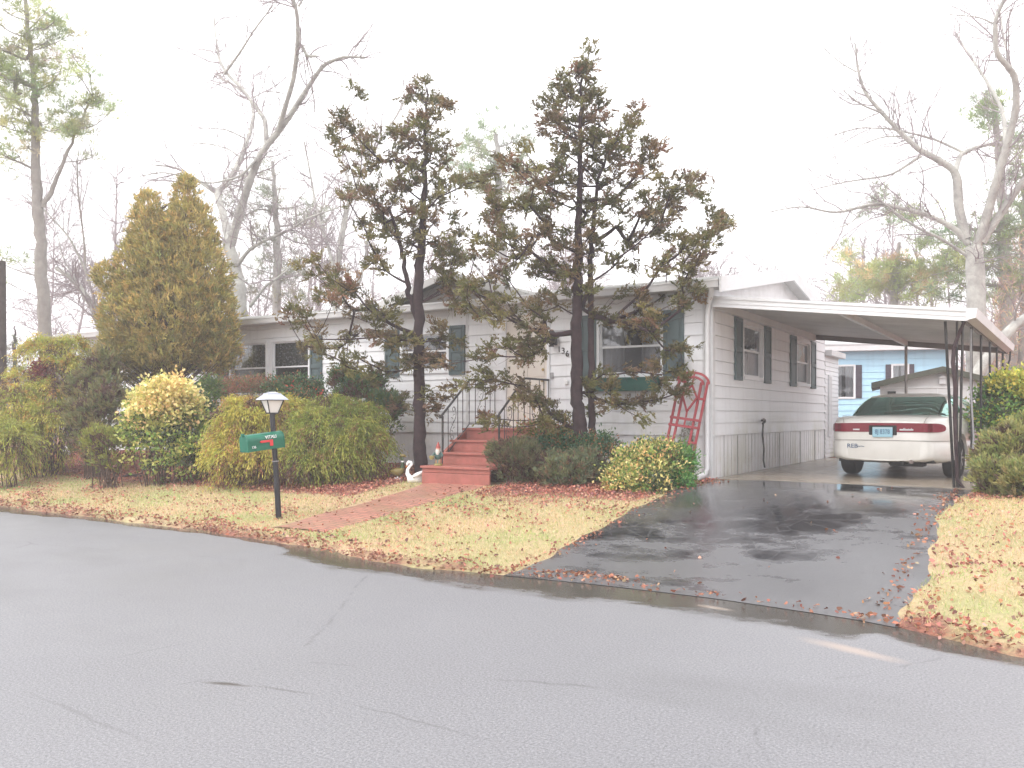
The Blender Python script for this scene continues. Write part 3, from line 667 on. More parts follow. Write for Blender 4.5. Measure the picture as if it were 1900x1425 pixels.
sq(mb, .118, .18, .118, .19); mb.build('lantern_frame', M['blackpost'], ln)
mb = MB(); sq(mb, .055, .018, .108, .18); mb.build('lantern_glass', M['lensglass'], ln)
mb = MB(); sq(mb, .165, .19, .160, .202); sq(mb, .160, .202, .088, .272); sq(mb, .092, .272, .088, .282); sq(mb, .070, .282, .03, .30); mb.build('lantern_cap', M['lampmetal'], ln)
# mailbox: horizontal, axis runs across the view
ma = PX(512, 817, dl-.02); mbx = empty('mailbox', ma, 0, 'green metal mailbox with a red flag and white lettering fixed to the lamp post', 'mailbox')
far = PX(516, 817, dl+.02); near = PX(446, 834, dl-.42)
ax = (near-far); ax.z = 0; Lm = .53; ang = math.atan2(ax.y, ax.x); mbx.rotation_euler = (math.radians(0), math.radians(5.5), ang)
prof = [(-.095, -.10), (.095, -.10), (.095, .04)]+[(.095*math.cos(a), .04+.085*math.sin(a)) for a in np.linspace(.15, math.pi-.15, 11)]+[(-.095, .04)]
def ext_(x0, x1, s=1.0): m_ = MB(); m_.hexa([(x0, y*s, z*s) for y, z in prof], [(x1, y*s, z*s) for y, z in prof]); return m_
ext_(-.06, Lm-.06).build('body', M['mail'], mbx, bevel=.004)
dd = ext_(Lm-.06, Lm-.03, 1.04); dd.box(Lm-.045, Lm-.01, -.02, .02, .105, .145); dd.build('mailbox_door', M['mail'], mbx, bevel=.005)
ext_(-.072, -.06, 1.03).build('back_plate', M['mail'], mbx)
# the face toward the camera
side = 1 if (Vector((-math.sin(ang), math.cos(ang), 0)).dot(Vector(CAM)-Vector(ma)) > 0) else -1
mb = MB(); ys = side*.101; mb.box(.13, .30, ys-.004, ys+.004, .0, .03); mb.box(.115, .165, ys-.004, ys+.004, -.055, .03); mb.box(.29, .31, ys-.008, ys+.008, .005, .025); mb.build('flag', M['flag'], mbx, bevel=.003)
rz = 0 if side < 0 else math.pi
text('name_lettering', 'VITALI', (.14, side*.0975, .065), (math.radians(80), 0, rz), .062, M['whiteplastic'], mbx, .002)
text('number_lettering', '136', (Lm-.06-.06, side*.098, -.045), (math.radians(90), 0, rz), .05, M['whiteplastic'], mbx, .002, .9)

# ================================================================ trellis
tb = (fx(1250, -.5), -.5); trl = empty('trellis', (tb[0], tb[1], .5), 0, 'red wooden garden trellis with an arched top leaning on the white wall', 'trellis')
trl.rotation_euler = (math.radians(-12), math.radians(7.5), 0)
vz = MB()
for u in (-.235, -.135, .135, .235): vz.box(u-.019, u+.019, -.012, .012, 0, 1.62 if abs(u) > .2 else 1.60)
vz.build('upright', M['trellis'], trl)
hzb = MB()
for z in (.62, .98, 1.33): 
    for s_ in (-1, 1): hzb.box(s_*.115, s_*.262, -.026, -.012, z-.019, z+.019)
for z in (.30, .86, .98): hzb.box(-.262, .262, -.028, -.014, z-.02, z+.02)
hzb.build('crossbar', M['trellis'], trl)
ar = MB()
for R, zc_ in ((.262, 1.58), (.175, 1.56)):
    pts = [(R*math.cos(a), -.02, zc_+R*.62*math.sin(a)) for a in np.linspace(0, math.pi, 15)]
    for a, b in zip(pts[:-1], pts[1:]): ar.bar(a, b, .036, .024, up=(0, 1, 0))
ar.box(-.012, .012, -.035, -.02, 1.5, 1.74); ar.build('arch', M['trellis'], trl)
dm = MB(); q = [(0, 1.54), (.12, 1.34), (0, 1.10), (-.12, 1.34)]
for i in range(4): a, b = q[i], q[(i+1) % 4]; dm.bar((a[0], -.03, a[1]), (b[0], -.03, b[1]), .028, .026, up=(0, 1, 0))
dm.box(-.012, .012, -.03, -.01, .86, 1.12); dm.build('diamond', M['trellis'], trl)

# ================================================================ garden figures
def skinned(name, pts, rad, m, parent, n=10):
    return MB().tube(pts, rad, n).build(name, m, parent, True)
p = PX(771, 888, 14.45); p.z = hz(p.x, p.y); sw = empty('swan_planter', (p.x, p.y, p.z-.01), math.radians(31.8), 'white plastic swan planter on the leaf litter at the foot of the dark trunk', 'planter')
b = MB(); prof = []
for i in range(13):
    t = i/12; x = -.13+.27*t; w = .085*math.sin(math.pi*min(1, .12+t*.88))**.6; zt = .10+.05*t+(.07*max(0, t-.7)/.3); prof.append((x, w, zt))
rings = []
for x, w, zt in prof:
    rings.append([(x, w*math.cos(a), max(.0, .07+(.075*math.sin(a) if math.sin(a) < 0 else (zt-.07)*math.sin(a)**.5))) for a in np.linspace(-math.pi/2, 1.5*math.pi, 14, endpoint=False)])
base = 0
for i in range(len(rings)-1): b.v += [] 
for r_ in rings: b.v += r_
for i in range(len(rings)-1):
    for k in range(14): a_ = i*14+k; c_ = i*14+(k+1) % 14; b.f.append((a_, c_, c_+14, a_+14))
b.f.append(tuple(range(14))[::-1]); b.f.append(tuple(12*14+k for k in range(14)))
b.build('body', M['whiteplastic'], sw, True)
skinned('neck', [(-.09, 0, .08), (-.135, 0, .15), (-.13, 0, .22), (-.09, 0, .275), (-.06, 0, .305), (-.075, 0, .335), (-.11, 0, .34), (-.135, 0, .315), (-.145, 0, .285)], [.05, .036, .026, .024, .025, .027, .03, .024, .012], M['whiteplastic'], sw)
skinned('beak', [(-.143, 0, .292), (-.155, 0, .262), (-.158, 0, .25)], [.013, .009, .004], M['orange'], sw, 6)
for s_ in (-1, 1):
    w = MB(); 
    pts = [(-.04, s_*.085, .10), (.02, s_*.10, .13), (.09, s_*.09, .16), (.16, s_*.05, .20)]; w.tube(pts, [.02, .035, .03, .006], 8); w.build('wing', M['whiteplastic'], sw, True)
p = PX(738, 884, 14.8); p.z = hz(p.x, p.y); dk = empty('duck_figure', (p.x, p.y, p.z), math.radians(31.8+180), 'tall brown goose figurine with a white collar standing beside the white swan', 'figurine')
skinned('body', [(.13, 0, .14), (.08, 0, .13), (.0, 0, .12), (-.07, 0, .15), (-.09, 0, .20)], [.012, .055, .08, .06, .03], M['duckbrown'], dk)
skinned('neck', [(-.07, 0, .18), (-.085, 0, .26), (-.08, 0, .34), (-.07, 0, .38)], [.042, .026, .024, .026], M['duckhead'], dk)
skinned('head', [(-.045, 0, .39), (-.075, 0, .40), (-.11, 0, .395), (-.15, 0, .38)], [.015, .032, .026, .008], M['duckbrown'], dk)
MB().tube([(-.082, 0, .29), (-.08, 0, .315)], .031, 10).build('collar', M['whiteplastic'], dk, True)
MB().box(-.05, .05, -.05, .05, 0, .03).box(-.01, .01, -.03, -.015, .03, .08).box(-.01, .01, .015, .03, .03, .08).build('base', M['plaster_white'], dk)
gx, gy = fx(813, -2.05), -2.05; gn = empty('garden_gnome', (gx, gy, .692), math.radians(20), 'bearded gnome figurine in a red cap and green coat on the lowest red step', 'figurine')
MB().lathe([(.07, 0), (.075, .02), (.05, .035)], n=12).build('base', M['yellow'], gn, True)
MB().lathe([(.045, .03), (.05, .06), (.036, .10), (.05, .11), (.058, .15), (.05, .22), (.025, .25)], n=12, sy=.8).build('coat', M['coat'], gn, True)
MB().lathe([(.02, .03), (.032, .04), (.03, .07), (.02, .1)], (-.02, -.01, 0), n=10).lathe([(.02, .03), (.032, .04), (.03, .07), (.02, .1)], (.025, -.01, 0), n=10).build('boots', M['boot'], gn, True)
MB().lathe([(.012, .232), (.033, .25), (.036, .275), (.025, .3)], (0, -.005, 0), n=12).tube([(0, -.036, .272), (0, -.05, .268)], [.009, .006], 6).build('head', M['skin'], gn, True)
MB().lathe([(.006, .15), (.026, .18), (.04, .225), (.036, .262), (.02, .262)], (0, -.022, 0), n=12).build('beard', M['beard'], gn, True)
MB().lathe([(.042, .285), (.038, .30), (.022, .345), (.006, .385)], (0, 0, 0), n=12).build('cap', M['gnomered'], gn, True)
MB().tube([(-.055, 0, .21), (-.085, -.02, .165), (-.06, -.055, .14)], [.018, .018, .013], 8).tube([(.055, 0, .21), (.08, -.02, .165), (.06, -.055, .145)], [.018, .018, .013], 8).build('arms', M['coat'], gn, True)
MB().lathe([(.03, 0), (.045, .03), (.05, .06), (.042, .062)], (-.09, -.06, .10), n=10).build('basket', M['yellow'], gn, True)
p = G(122, 846); rk_ = MB(); r_ = random.Random(4)
rk_.lathe([(.06, 0), (.13, .02), (.14, .08), (.10, .15), (.05, .2), (.02, .23)], (0, 0, 0), 9, 1, .7)
rk_.v = [(x+r_.uniform(-.015, .015), y+r_.uniform(-.015, .015), z+r_.uniform(-.012, .012)) for x, y, z in rk_.v]
o = rk_.build('garden_stone', M['plaster_white'], None, True); o.location = p; tag(o, 'small pale stone in the leaves under the left shrubs', 'stone')
p = G(248, 887); o = MB().tube([(-.22, 0, .03), (-.1, .02, .06), (.05, -.01, .05), (.2, .03, .03)], [.012, .03, .028, .01], 7).tube([(.05, 0, .06), (.16, .06, .11)], [.012, .006], 5).build('fallen_branch', M['darkbark'], None, True); o.location = p; o.rotation_euler = (0, 0, .5); tag(o, 'short dark fallen branch lying on the left lawn', 'branch')
# ================================================================ the car
car = empty('parked_car', (2.35, 1.32, .502), math.radians(-6.5), 'white sedan with a full width red tail light parked nose-in under the carport', 'car')
LEN = 4.95
def cw(y):                                   # half width in plan
    if y < .75: return .935*(1-((.75-y)/.75)**2.2)**.5*.40+.935*.60 if y > 0 else .56
    if y > 4.0: t = (y-4.0)/.95; return .925*(1-.42*t**2.4)
    return .935-.01*abs(y-2.4)/2.4
def cdeck(y): # top height at the centre line
    xs = [0, .05, .15, .5, .9, 1.3, 3.2, 3.6, 4.3, 4.75, 4.95]; zs = [.90, .955, .985, 1.005, 1.01, 1.0, .99, .965, .86, .74, .62]
    return float(np.interp(y, xs, zs))
def arch(y):
    z = .0
    for yc in (1.08, 3.86):
        d = abs(y-yc)
        if d < .385: z = max(z, .33+math.sqrt(.385**2-d*d)*1.0)
    return z
ST = np.unique(np.concatenate([np.array([0, .02, .05, .09, .14, .2, .27, .35, .45, .55, .65]), np.arange(.68, 1.5, .035), np.arange(1.55, 3.45, .16), np.arange(3.46, 4.26, .035), np.array([4.35, 4.5, 4.65, 4.78, 4.88, 4.95])]))
V = []; Fc = []; m_ = 0
for y in ST:
    w = cw(y); zd = cdeck(y); zb = .27+.05*max(0, (y-4.5))+(.05*max(0, (.3-y)/.3)); ac = arch(y); e = max(zb, ac)
    sh = min(zd-.06, .885)
    tuck = .985 if y > .02 else .97
    half = [(0, zb-.03), (w*.78, zb-.02), (w*.93, zb+.01), (w*tuck, zb+.05), (w*.997, .42), (w, .56), (w*.985, .60), (w*.99, .615), (w, .70), (w*.995, .80), (w*.975, sh), (w*.93, zd-.035), (w*.82, zd-.01), (w*.45, zd+.012), (0, zd+.018)]
    pts = []
    for i, (x, z) in enumerate(half):
        if ac and i >= 1 and z < e and i < 10: z = e if i >= 3 else e
        pts.append((x, z))
    row = [(-x, y, z) for x, z in pts[::-1]]+[(x, y, z) for x, z in pts[1:-1]]
    m_ = len(row); V += row
n_ = len(ST)
for i in range(n_-1):
    for k in range(m_): a = i*m_+k; b = i*m_+(k+1) % m_; Fc.append((a, b, b+m_, a+m_))
bm_ = MB(); bm_.v = V; bm_.f = Fc+[tuple(range(m_))[::-1], tuple((n_-1)*m_+k for k in range(m_))]
body = bm_.build('body', M['car'], car, True); 
# greenhouse: ring at the belt, ring at the roof
def ring(y0, y1, w, ex, n=64):
    out = []
    for k in range(n):
        a = 2*math.pi*k/n; c, s = math.cos(a), math.sin(a)
        yc = (y0+y1)/2; out.append((w*math.copysign(abs(s)**ex, s), yc-(y1-y0)/2*math.copysign(abs(c)**ex, c)))
    return out
B0 = ring(.62, 3.62, .84, .42); R0 = ring(1.36, 2.75, .585, .5); zbelt, zroof = .985, 1.355
rows_ = 8; GV = []
for j in range(rows_+1):
    t = j/rows_; s = t; z = zbelt+(zroof-zbelt)*(math.sin(t*math.pi/2*.96)/math.sin(math.pi/2*.96))
    for (xa, ya), (xb_, yb_) in zip(B0, R0): GV.append((xa+(xb_-xa)*(s**1.15), ya+(yb_-ya)*s, z))
def gface(j, k): k2 = (k+1) % 64; return (j*64+k, j*64+k2, (j+1)*64+k2, (j+1)*64+k)
rear, side_, front, whitef = [], [], [], []
for k in range(64):
    kk = min(k, 63-k)
    for j in range(rows_):
        f = gface(j, k)
        if j == rows_-1 or (j == rows_-2 and kk <= 11): whitef.append(f)
        elif kk <= 9: rear.append(f)
        elif kk <= 11: whitef.append(f)
        elif kk in (15, 20): whitef.append(f) if kk == 15 or j < 0 else side_.append(f)
        elif kk <= 22: side_.append(f) if j > 0 else whitef.append(f)
        elif kk == 23: whitef.append(f)
        else: front.append(f)
def gpart(name, fs, m, off=0):
    b = MB(); b.v = GV; b.f = fs; o = b.build(name, m, car, True); bmm = bmesh.new(); bmm.from_mesh(o.data)
    bmesh.ops.delete(bmm, geom=[v for v in bmm.verts if not v.link_faces], context='VERTS'); bmesh.ops.recalc_face_normals(bmm, faces=bmm.faces); bmm.to_mesh(o.data); bmm.free(); return o
roof_v = len(GV)
GV += [(x*.9, (y-2.05)*.93+2.05, zroof+.018) for x, y in R0]+[(x*.6, (y-2.05)*.6+2.05, zroof+.036) for x, y in R0]+[(0, 2.05, zroof+.042)]
for k in range(64):
    k2 = (k+1) % 64; r0 = rows_*64
    whitef += [(r0+k, r0+k2, roof_v+k2, roof_v+k), (roof_v+k, roof_v+k2, roof_v+64+k2, roof_v+64+k), (roof_v+64+k, roof_v+64+k2, roof_v+128)]
gpart('roof', whitef, M['car']); gpart('rear_window', rear, M['carglass']); gpart('windshield', front, M['carglass'])
gpart('side_window', [f for f in side_ if GV[f[0]][0] < 0], M['carglass']); gpart('side_window', [f for f in side_ if GV[f[0]][0] > 0], M['carglass'])
sb = MB(); sb.box(-.7, .7, 1.55, 1.75, .55, 1.02)
for x in (-.38, .38): sb.box(x-.24, x+.24, 2.3, 2.45, .6, 1.08); sb.box(x-.12, x+.12, 2.33, 2.43, 1.08, 1.22)
sb.box(-.8, .8, .8, 1.55, .9, .97); sb.build('seats', M['taupe'], car, bevel=.03)
# light band following the tail
def plan_pts(z, off, ymax, n=40):
    ys = list(ymax*(1-np.linspace(0, 1, n//2))**1.6); L = [(-(cw(y)*.995+off*(1 if y > .03 else .4)), y-off*(1 if y < .4 else 0)) for y in ys]
    w0 = cw(0)*.995; mid = [(x, -off) for x in np.linspace(-w0, w0, 12)[1:-1]]
    return L+mid+[(-x, y) for x, y in L[::-1]]
def band(name, z0, z1, off, m, ymax=.42, sel=None, parent=car, taper=True):
    P = plan_pts(0, off, ymax); b = MB(); n = len(P); 
    S = [0]
    for p, q in zip(P[:-1], P[1:]): S.append(S[-1]+math.dist(p, q))
    tot = S[-1]
    def zr(i):
        u = S[i]/tot; e = min(u, 1-u)*tot
        k = math.sqrt(max(0, 1-(1-min(1, e/.22))**2)) if taper else 1
        zc_ = (z0+z1)/2-.012; return zc_+(z0-zc_)*(.25+.75*k), zc_+(z1-zc_)*(.25+.75*k)+.012*math.sin(math.pi*u)
    for i in range(n-1):
        u = (S[i]+S[i+1])/2/tot
        if sel and not (sel[0] <= u <= sel[1]): continue
        a0, a1 = zr(i); b0, b1 = zr(i+1)
        b.quad((*P[i], a0), (*P[i+1], b0), (*P[i+1], b1), (*P[i], a1))
        cx_ = .985
        b.quad((*P[i], a1), (*P[i+1], b1), (P[i+1][0]*cx_, P[i+1][1]+.03, b1+.002), (P[i][0]*cx_, P[i][1]+.03, a1+.002))
        b.quad((P[i][0]*cx_, P[i][1]+.03, a0-.002), (P[i+1][0]*cx_, P[i+1][1]+.03, b0-.002), (*P[i+1], b0), (*P[i], a0))
    return b.build(name, m, parent, True)
tl = band('tail_light', .745, .878, .012, M['taillight'], ymax=.27)
band('lens_seam', .75, .872, .0155, M['taildark'], ymax=.27, sel=(.13, .165), parent=tl); band('lens_seam', .75, .872, .0155, M['taildark'], ymax=.27, sel=(.835, .87), parent=tl)
band('reflector', .772, .784, .0165, M['silver'], sel=(.30, .37), parent=tl, taper=False); band('reflector', .772, .784, .0165, M['silver'], sel=(.62, .69), parent=tl, taper=False)
band('bumper_seam', .604, .608, .004, M['taupe'], ymax=.5, taper=False)
MB().box(-.21, .21, -.022, .02, .70, .85).build('plate_recess', M['dark'], car, bevel=.01)
lp_ = MB().box(-.152, .152, -.032, -.023, .665, .825).build('license_plate', M['plate'], car, bevel=.006)
text('lettering', '8J 8378', (0, -.0335, .748), (math.radians(90), 0, 0), .10, M['ink'], lp_, .001, .75)
MB().box(-.145, .145, -.0335, -.0325, .803, .815).build('top_strip', M['silver'], lp_)
text('badge', 'Buick', (.38, -.018, .79), (math.radians(90), 0, 0), .055, M['silver'], tl, .002, 1.2)
text('sticker', 'REB', (-.47, -.006, .515), (math.radians(90), 0, 0), .095, M['ink'], car, .001, 1.1)
text('sticker', '~~', (-.34, -.006, .515), (math.radians(90), 0, 0), .09, M['ink'], car, .001, 1.1)
MB().lathe([(.012, 0), (.012, .006)], n=10).build('trunk_lock', M['silver'], car).matrix_local = Matrix.Translation((-.05, -.012, .925))@Matrix.Rotation(math.radians(90), 4, 'X')
# trunk lid seams
sm = MB()
for s_ in (-1, 1):
    pts = [(s_*.60, -.004, .875), (s_*.63, .03, .955), (s_*.66, .12, 1.002), (s_*.70, .40, 1.012), (s_*.71, .66, 1.016)]
    for a, b in zip(pts[:-1], pts[1:]): sm.bar(a, b, .007, .006)
sm.build('trunk_seam', M['taupe'], car)
# wheels
for yc in (1.08, 3.86):
    for s_ in (-1, 1):
        wl = empty('wheel', (s_*.80, yc, .325)); wl.parent = car; wl.rotation_euler = (0, math.radians(90*s_), 0)
        MB().lathe([(.20, -.11), (.30, -.112), (.322, -.085), (.325, -.03), (.325, .03), (.322, .085), (.30, .112), (.20, .11)], n=36).build('tyre', M['tyre'], wl, True)
        h_ = MB().lathe([(.205, .09), (.20, .105), (.15, .09), (.06, .10), (.03, .115)], n=28)
        for k in range(8):
            a = k*math.pi/4; h_.bar((.05*math.cos(a), .05*math.sin(a), .105), (.19*math.cos(a), .19*math.sin(a), .10), .03, .02)
        h_.build('rim', M['hub'], wl, True)
    MB().box(-.68, .68, yc-.36, yc+.36, .36, .72).build('wheel_well', M['dark'], car)
MB().box(-.72, .72, .12, 4.7, .26, .34).tube([(.28, .03, .27), (.30, .6, .28), (.3, 1.6, .26)], .035, 8).box(.05, .52, .22, .55, .20, .32).build('underbody', M['dark'], car)
MB().tube([(.42, -.005, .285), (.42, .25, .29)], .032, 12).build('exhaust_pipe', M['brownsteel'], car, True)
for s_ in (-1, 1):
    mr = MB(); n0 = (s_*.99, 2.86, .99); mr.tube([(s_*.88, 2.88, .955), (s_*.95, 2.87, .965)], .022, 6)
    mr.hexa([(s_*.93, 2.80, .93), (s_*1.12, 2.82, .935), (s_*1.11, 2.93, .94), (s_*.94, 2.95, .935)], [(s_*.93, 2.80, 1.05), (s_*1.13, 2.82, 1.04), (s_*1.12, 2.92, 1.03), (s_*.94, 2.95, 1.045)]); mo = mr.build('side_mirror', M['car'], car, bevel=.02)
    MB().quad((s_*.95, 2.796, .945), (s_*1.115, 2.814, .95), (s_*1.12, 2.814, 1.025), (s_*.95, 2.796, 1.035)).build('mirror_glass', M['glass'], mo)
    MB().box(s_*.925, s_*.945, 1.6, 1.78, .80, .83).box(s_*.925, s_*.945, 2.75, 2.93, .80, .83).build('door_handle', M['car'], car, bevel=.006)
    ds = MB()
    for yy in (1.52, 2.42, 3.40): ds.bar((s_*(cw(yy)+.001), yy, .34 if yy > 1.6 else .72), (s_*(cw(yy)*.985+.002), yy, .90), .006, .006)
    ds.build('door_seam', M['taupe'], car)

# ================================================================ neighbours
def cam_rot(dx, dd): return math.atan2(SN*dx+CS*dd, CS*dx-SN*dd)
bd = 28.0; pr = PX(1766, 772, bd-1.02)
bl = empty('blue_house', (pr.x, pr.y, .45), cam_rot(.958, -.286), 'pale blue lapped-siding house with purple shutters behind the carport', 'house')
WBf = lambda u, o, z: (u, -o, z)
def bu(px):                                  # local x on the blue wall
    best = None; c, s = math.cos(bl.rotation_euler.z), math.sin(bl.rotation_euler.z)
    f = lambda u: topx(pr.x+u*c, pr.y+u*s, 1.5)[0]
    lo, hi = -14., 3.
    for _ in range(40):
        md = (lo+hi)/2
        if f(md) < px: lo = md
        else: hi = md
    return lo
bz = lambda py, u=-2: 1.5+(HZ-py)*(bd-1+.286*-u)/FPX-.45
b0, b1 = bu(1546), bu(1583.5); b2, b3 = bu(1657), bu(1683)
zt_ = bz(650)
wz0, wz1 = bz(736), bz(679)
siding(WBf, -13, 0, .0, zt_, .203, [(b0, b1, wz0, wz1), (b2, b3, wz0, wz1)], 'front_wall', M['blue'], bl)
siding(lambda u, o, z: (o, u, z), 0, 7.5, .0, zt_, .203, [], 'side_wall', M['blue'], bl)
MB().box(-.10, .03, -.035, .10, 0, zt_).build('corner_trim', M['trim'], bl)
MB().box(-13, .25, -.38, -.02, zt_-.02, zt_+.16).build('fascia', M['trim'], bl)
MB().hexa([(-13.3, -.4, zt_+.16), (.3, -.4, zt_+.16), (.3, 3.75, zt_+.85), (-13.3, 3.75, zt_+.85)], [(-13.3, -.4, zt_+.2), (.3, -.4, zt_+.2), (.3, 3.75, zt_+.89), (-13.3, 3.75, zt_+.89)]).hexa([(-13.3, 3.75, zt_+.85), (.3, 3.75, zt_+.85), (.3, 7.9, zt_+.16), (-13.3, 7.9, zt_+.16)], [(-13.3, 3.75, zt_+.89), (.3, 3.75, zt_+.89), (.3, 7.9, zt_+.2), (-13.3, 7.9, zt_+.2)]).build('roof', M['lightroof'], bl)
MB().quad((.0, 0, zt_), (0, 7.5, zt_), (0, 3.75, zt_+.8)).build('gable_wall', M['blue'], bl)
for a, b in ((b0, b1), (b2, b3)):
    f = MB(); f.box(a-.06, a, -.04, .05, wz0-.06, wz1+.06); f.box(b, b+.06, -.04, .05, wz0-.06, wz1+.06); f.box(a, b, -.04, .05, wz1, wz1+.06); f.box(a, b, -.04, .05, wz0-.06, wz0)
    fo = f.build('window', M['frame'], bl); MB().quad((a, .02, wz0), (b, .02, wz0), (b, .02, wz1), (a, .02, wz1)).build('pane', M['glass'], fo)
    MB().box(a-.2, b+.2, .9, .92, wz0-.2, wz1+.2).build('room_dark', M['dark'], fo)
    c = MB(); w = (b-a)
    for (p, q) in ((a, a+w*.42), (b-w*.38, b)):
        for i in range(14): ua, ub = p+(q-p)*i/14, p+(q-p)*(i+1)/14; c.quad((ua, .09+.015*math.sin(ua*50), wz0), (ub, .09+.015*math.sin(ub*50), wz0), (ub, .09+.015*math.sin(ub*50), wz1), (ua, .09+.015*math.sin(ua*50), wz1))
    c.build('curtain', M['curtain_white'], fo, True)
def sh2(a, b):
    s = MB(); s.box(a, b, -.045, -.018, wz0-.04, wz1+.04); 
    for z in np.arange(wz0+.04, wz1-.06, .06): s.hexa([(a+.03, -.058, z), (b-.03, -.058, z), (b-.03, -.045, z), (a+.03, -.045, z)], [(a+.03, -.047, z+.04), (b-.03, -.047, z+.04), (b-.03, -.045, z+.04), (a+.03, -.045, z+.04)])
    s.build('shutter', M['purple'], bl)
sh2(b1+.07, bu(1599)); sh2(bu(1643), b2-.06); sh2(b3+.06, bu(1696)); sh2(b0-.36, b0-.07)
# shed
sd = 20.6; ps = PX(1731, 772, sd)
sh = empty('garden_shed', (ps.x, ps.y, .45), math.radians(9), 'small off-white gabled shed with a dark green roof edge beyond the car', 'shed')
w2 = 1.15; ze = 2.30-.45; zp = 1.5+(HZ-683)*sd/FPX-.45; xp = .2
shw = MB(); shw.hexa([(-w2, 0, 0), (w2, 0, 0), (w2, 2.2, 0), (-w2, 2.2, 0)], [(-w2, 0, ze-.12), (w2, 0, ze-.12), (w2, 2.2, ze-.12), (-w2, 2.2, ze-.12)])
shw.quad((-w2, 0.001, ze-.12), (w2, 0.001, ze-.12), (w2, 0.001, ze-.02), (xp, 0.001, zp-.08), (-w2, 0.001, ze-.02)); shw.build('wall', M['shedwall'], sh)
sp_ = MB(); sp_.box(-w2, w2, -.015, -.002, ze-.14, ze-.11); sp_.box(-.55, -.53, -.012, -.002, 0, ze-.14); sp_.box(.72, .74, -.012, -.002, 0, ze-.14); sp_.box(.09, .11, -.012, -.002, 0, ze-.14); sp_.box(-w2, w2, -.02, -.002, .82, .85)
sp_.build('door_joint', M['skirtwhite'], sh)
rfm = MB()
xe0, xe1 = -1.34, 1.33
for xe, zz_ in ((xe0, ze-.02), (xe1, ze+.02)):
    rfm.hexa([(xe, -.18, zz_-.12), (xp, -.18, zp-.10), (xp, 2.3, zp-.10), (xe, 2.3, zz_-.12)], [(xe, -.18, zz_+.02), (xp, -.18, zp+.03), (xp, 2.3, zp+.03), (xe, 2.3, zz_+.02)])
rfm.build('roof', M['shedroof'], sh)
v = MB(); v.hexa([(xp-.07, -.05, zp-.38), (xp+.07, -.05, zp-.38), (xp+.07, -.002, zp-.38), (xp-.07, -.002, zp-.38)], [(xp-.07, -.05, zp-.24), (xp+.07, -.05, zp-.24), (xp+.07, -.002, zp-.24), (xp-.07, -.002, zp-.24)]); v.hexa([(xp-.09, -.08, zp-.24), (xp+.09, -.08, zp-.24), (xp+.09, 0, zp-.24), (xp-.09, 0, zp-.24)], [(xp-.01, -.08, zp-.17), (xp+.01, -.08, zp-.17), (xp+.01, 0, zp-.17), (xp-.01, 0, zp-.17)]); v.box(xp-.03, xp+.03, -.055, -.05, zp-.36, zp-.28); v.build('birdhouse', M['trim'], sh)
v = MB(); v.box(-.98, -.80, -.05, -.002, 1.55, 1.64)
v.build('vent', M['dark'], sh)
def simple_house(name, label, c, rz, L, D, ze_, zr, wm, rm, fm='trim'):
    e = empty(name, c, rz, label, 'house'); MB().box(0, L, 0, D, -.3, ze_).build('wall', M[wm], e)
    r = MB(); 
    for ya, yb in ((-.4, D/2), (D+.4, D/2)): r.hexa([(-.4, ya, ze_-.02), (L+.4, ya, ze_-.02), (L+.4, yb, zr-.02), (-.4, yb, zr-.02)], [(-.4, ya, ze_+.06), (L+.4, ya, ze_+.06), (L+.4, yb, zr+.06), (-.4, yb, zr+.06)])
    r.build('roof', M[rm], e); MB().box(-.4, L+.4, -.44, -.41, ze_-.12, ze_+.08).build('gutter', M[fm], e)
    g_ = MB()
    for x in (.002, L-.002): g_.quad((x, 0, ze_), (x, D, ze_), (x, D/2, zr-.05))
    g_.build('gable_wall', M[wm], e); return e
pn = PX(-190, 772, 36); nh = simple_house('neighbour_house', 'grey-brown low house with a pale roof far left behind the shrubs', (pn.x, pn.y, .5), math.radians(29), 5.9, 7, 2.75, 3.9, 'taupe', 'lightroof')
for x in (1.2, 3.6):
    f = MB().box(x, x+.9, -.05, -.01, 1.2, 2.3).build('window', M['frame'], nh); MB().box(x+.07, x+.83, -.06, -.055, 1.27, 2.23).build('pane', M['dark'], f)
pn = PX(1868, 772, 46); nh2 = simple_house('neighbour_house', 'distant white house corner glimpsed above the bright green shrub at the right edge', (pn.x, pn.y, .5), math.radians(12), 12, 7, 3.0, 4.2, 'plaster_white', 'lightroof')
f = MB().box(2.2, 3.2, -.05, -.01, 1.2, 2.4).build('window', M['frame'], nh2)
# ================================================================ vegetation kit
def unit(a): return a/np.maximum(np.linalg.norm(a, axis=-1, keepdims=True), 1e-9)
def pal(cols, n, jit=.18):
    """pick leaf colours from weighted (w, r, g, b) rows"""
    c = np.array(cols, float); w = c[:, 0]/c[:, 0].sum(); k = rng.choice(len(c), n, p=w)
    return c[k, 1:]*(1+rng.normal(0, jit, (n, 1)))*(1+rng.normal(0, jit*.35, (n, 3)))
def cards(name, P, D, L, W, colr, m, parent, bend=.15, hexa=False):
    N = len(P); D = unit(D); r = unit(rng.normal(size=(N, 3))); S = unit(np.cross(D, r)); Nn = np.cross(D, S)
    L = np.broadcast_to(L, (N,))[:, None]; W = np.broadcast_to(W, (N,))[:, None]
    if hexa:
        v = np.stack([P, P+D*L*.3+S*W*.5+Nn*L*bend, P+D*L*.72+S*W*.38, P+D*L, P+D*L*.72-S*W*.38, P+D*L*.3-S*W*.5+Nn*L*bend], 1); k = 6
    else:
        v = np.stack([P, P+D*L*.45+S*W*.5+Nn*L*bend, P+D*L, P+D*L*.45-S*W*.5+Nn*L*bend], 1); k = 4
    F_ = np.arange(N*k).reshape(N, k)
    return np_mesh(name, v.reshape(-1, 3), F_, M[m], parent, np.repeat(np.clip(colr, 0, 1), k, 0))
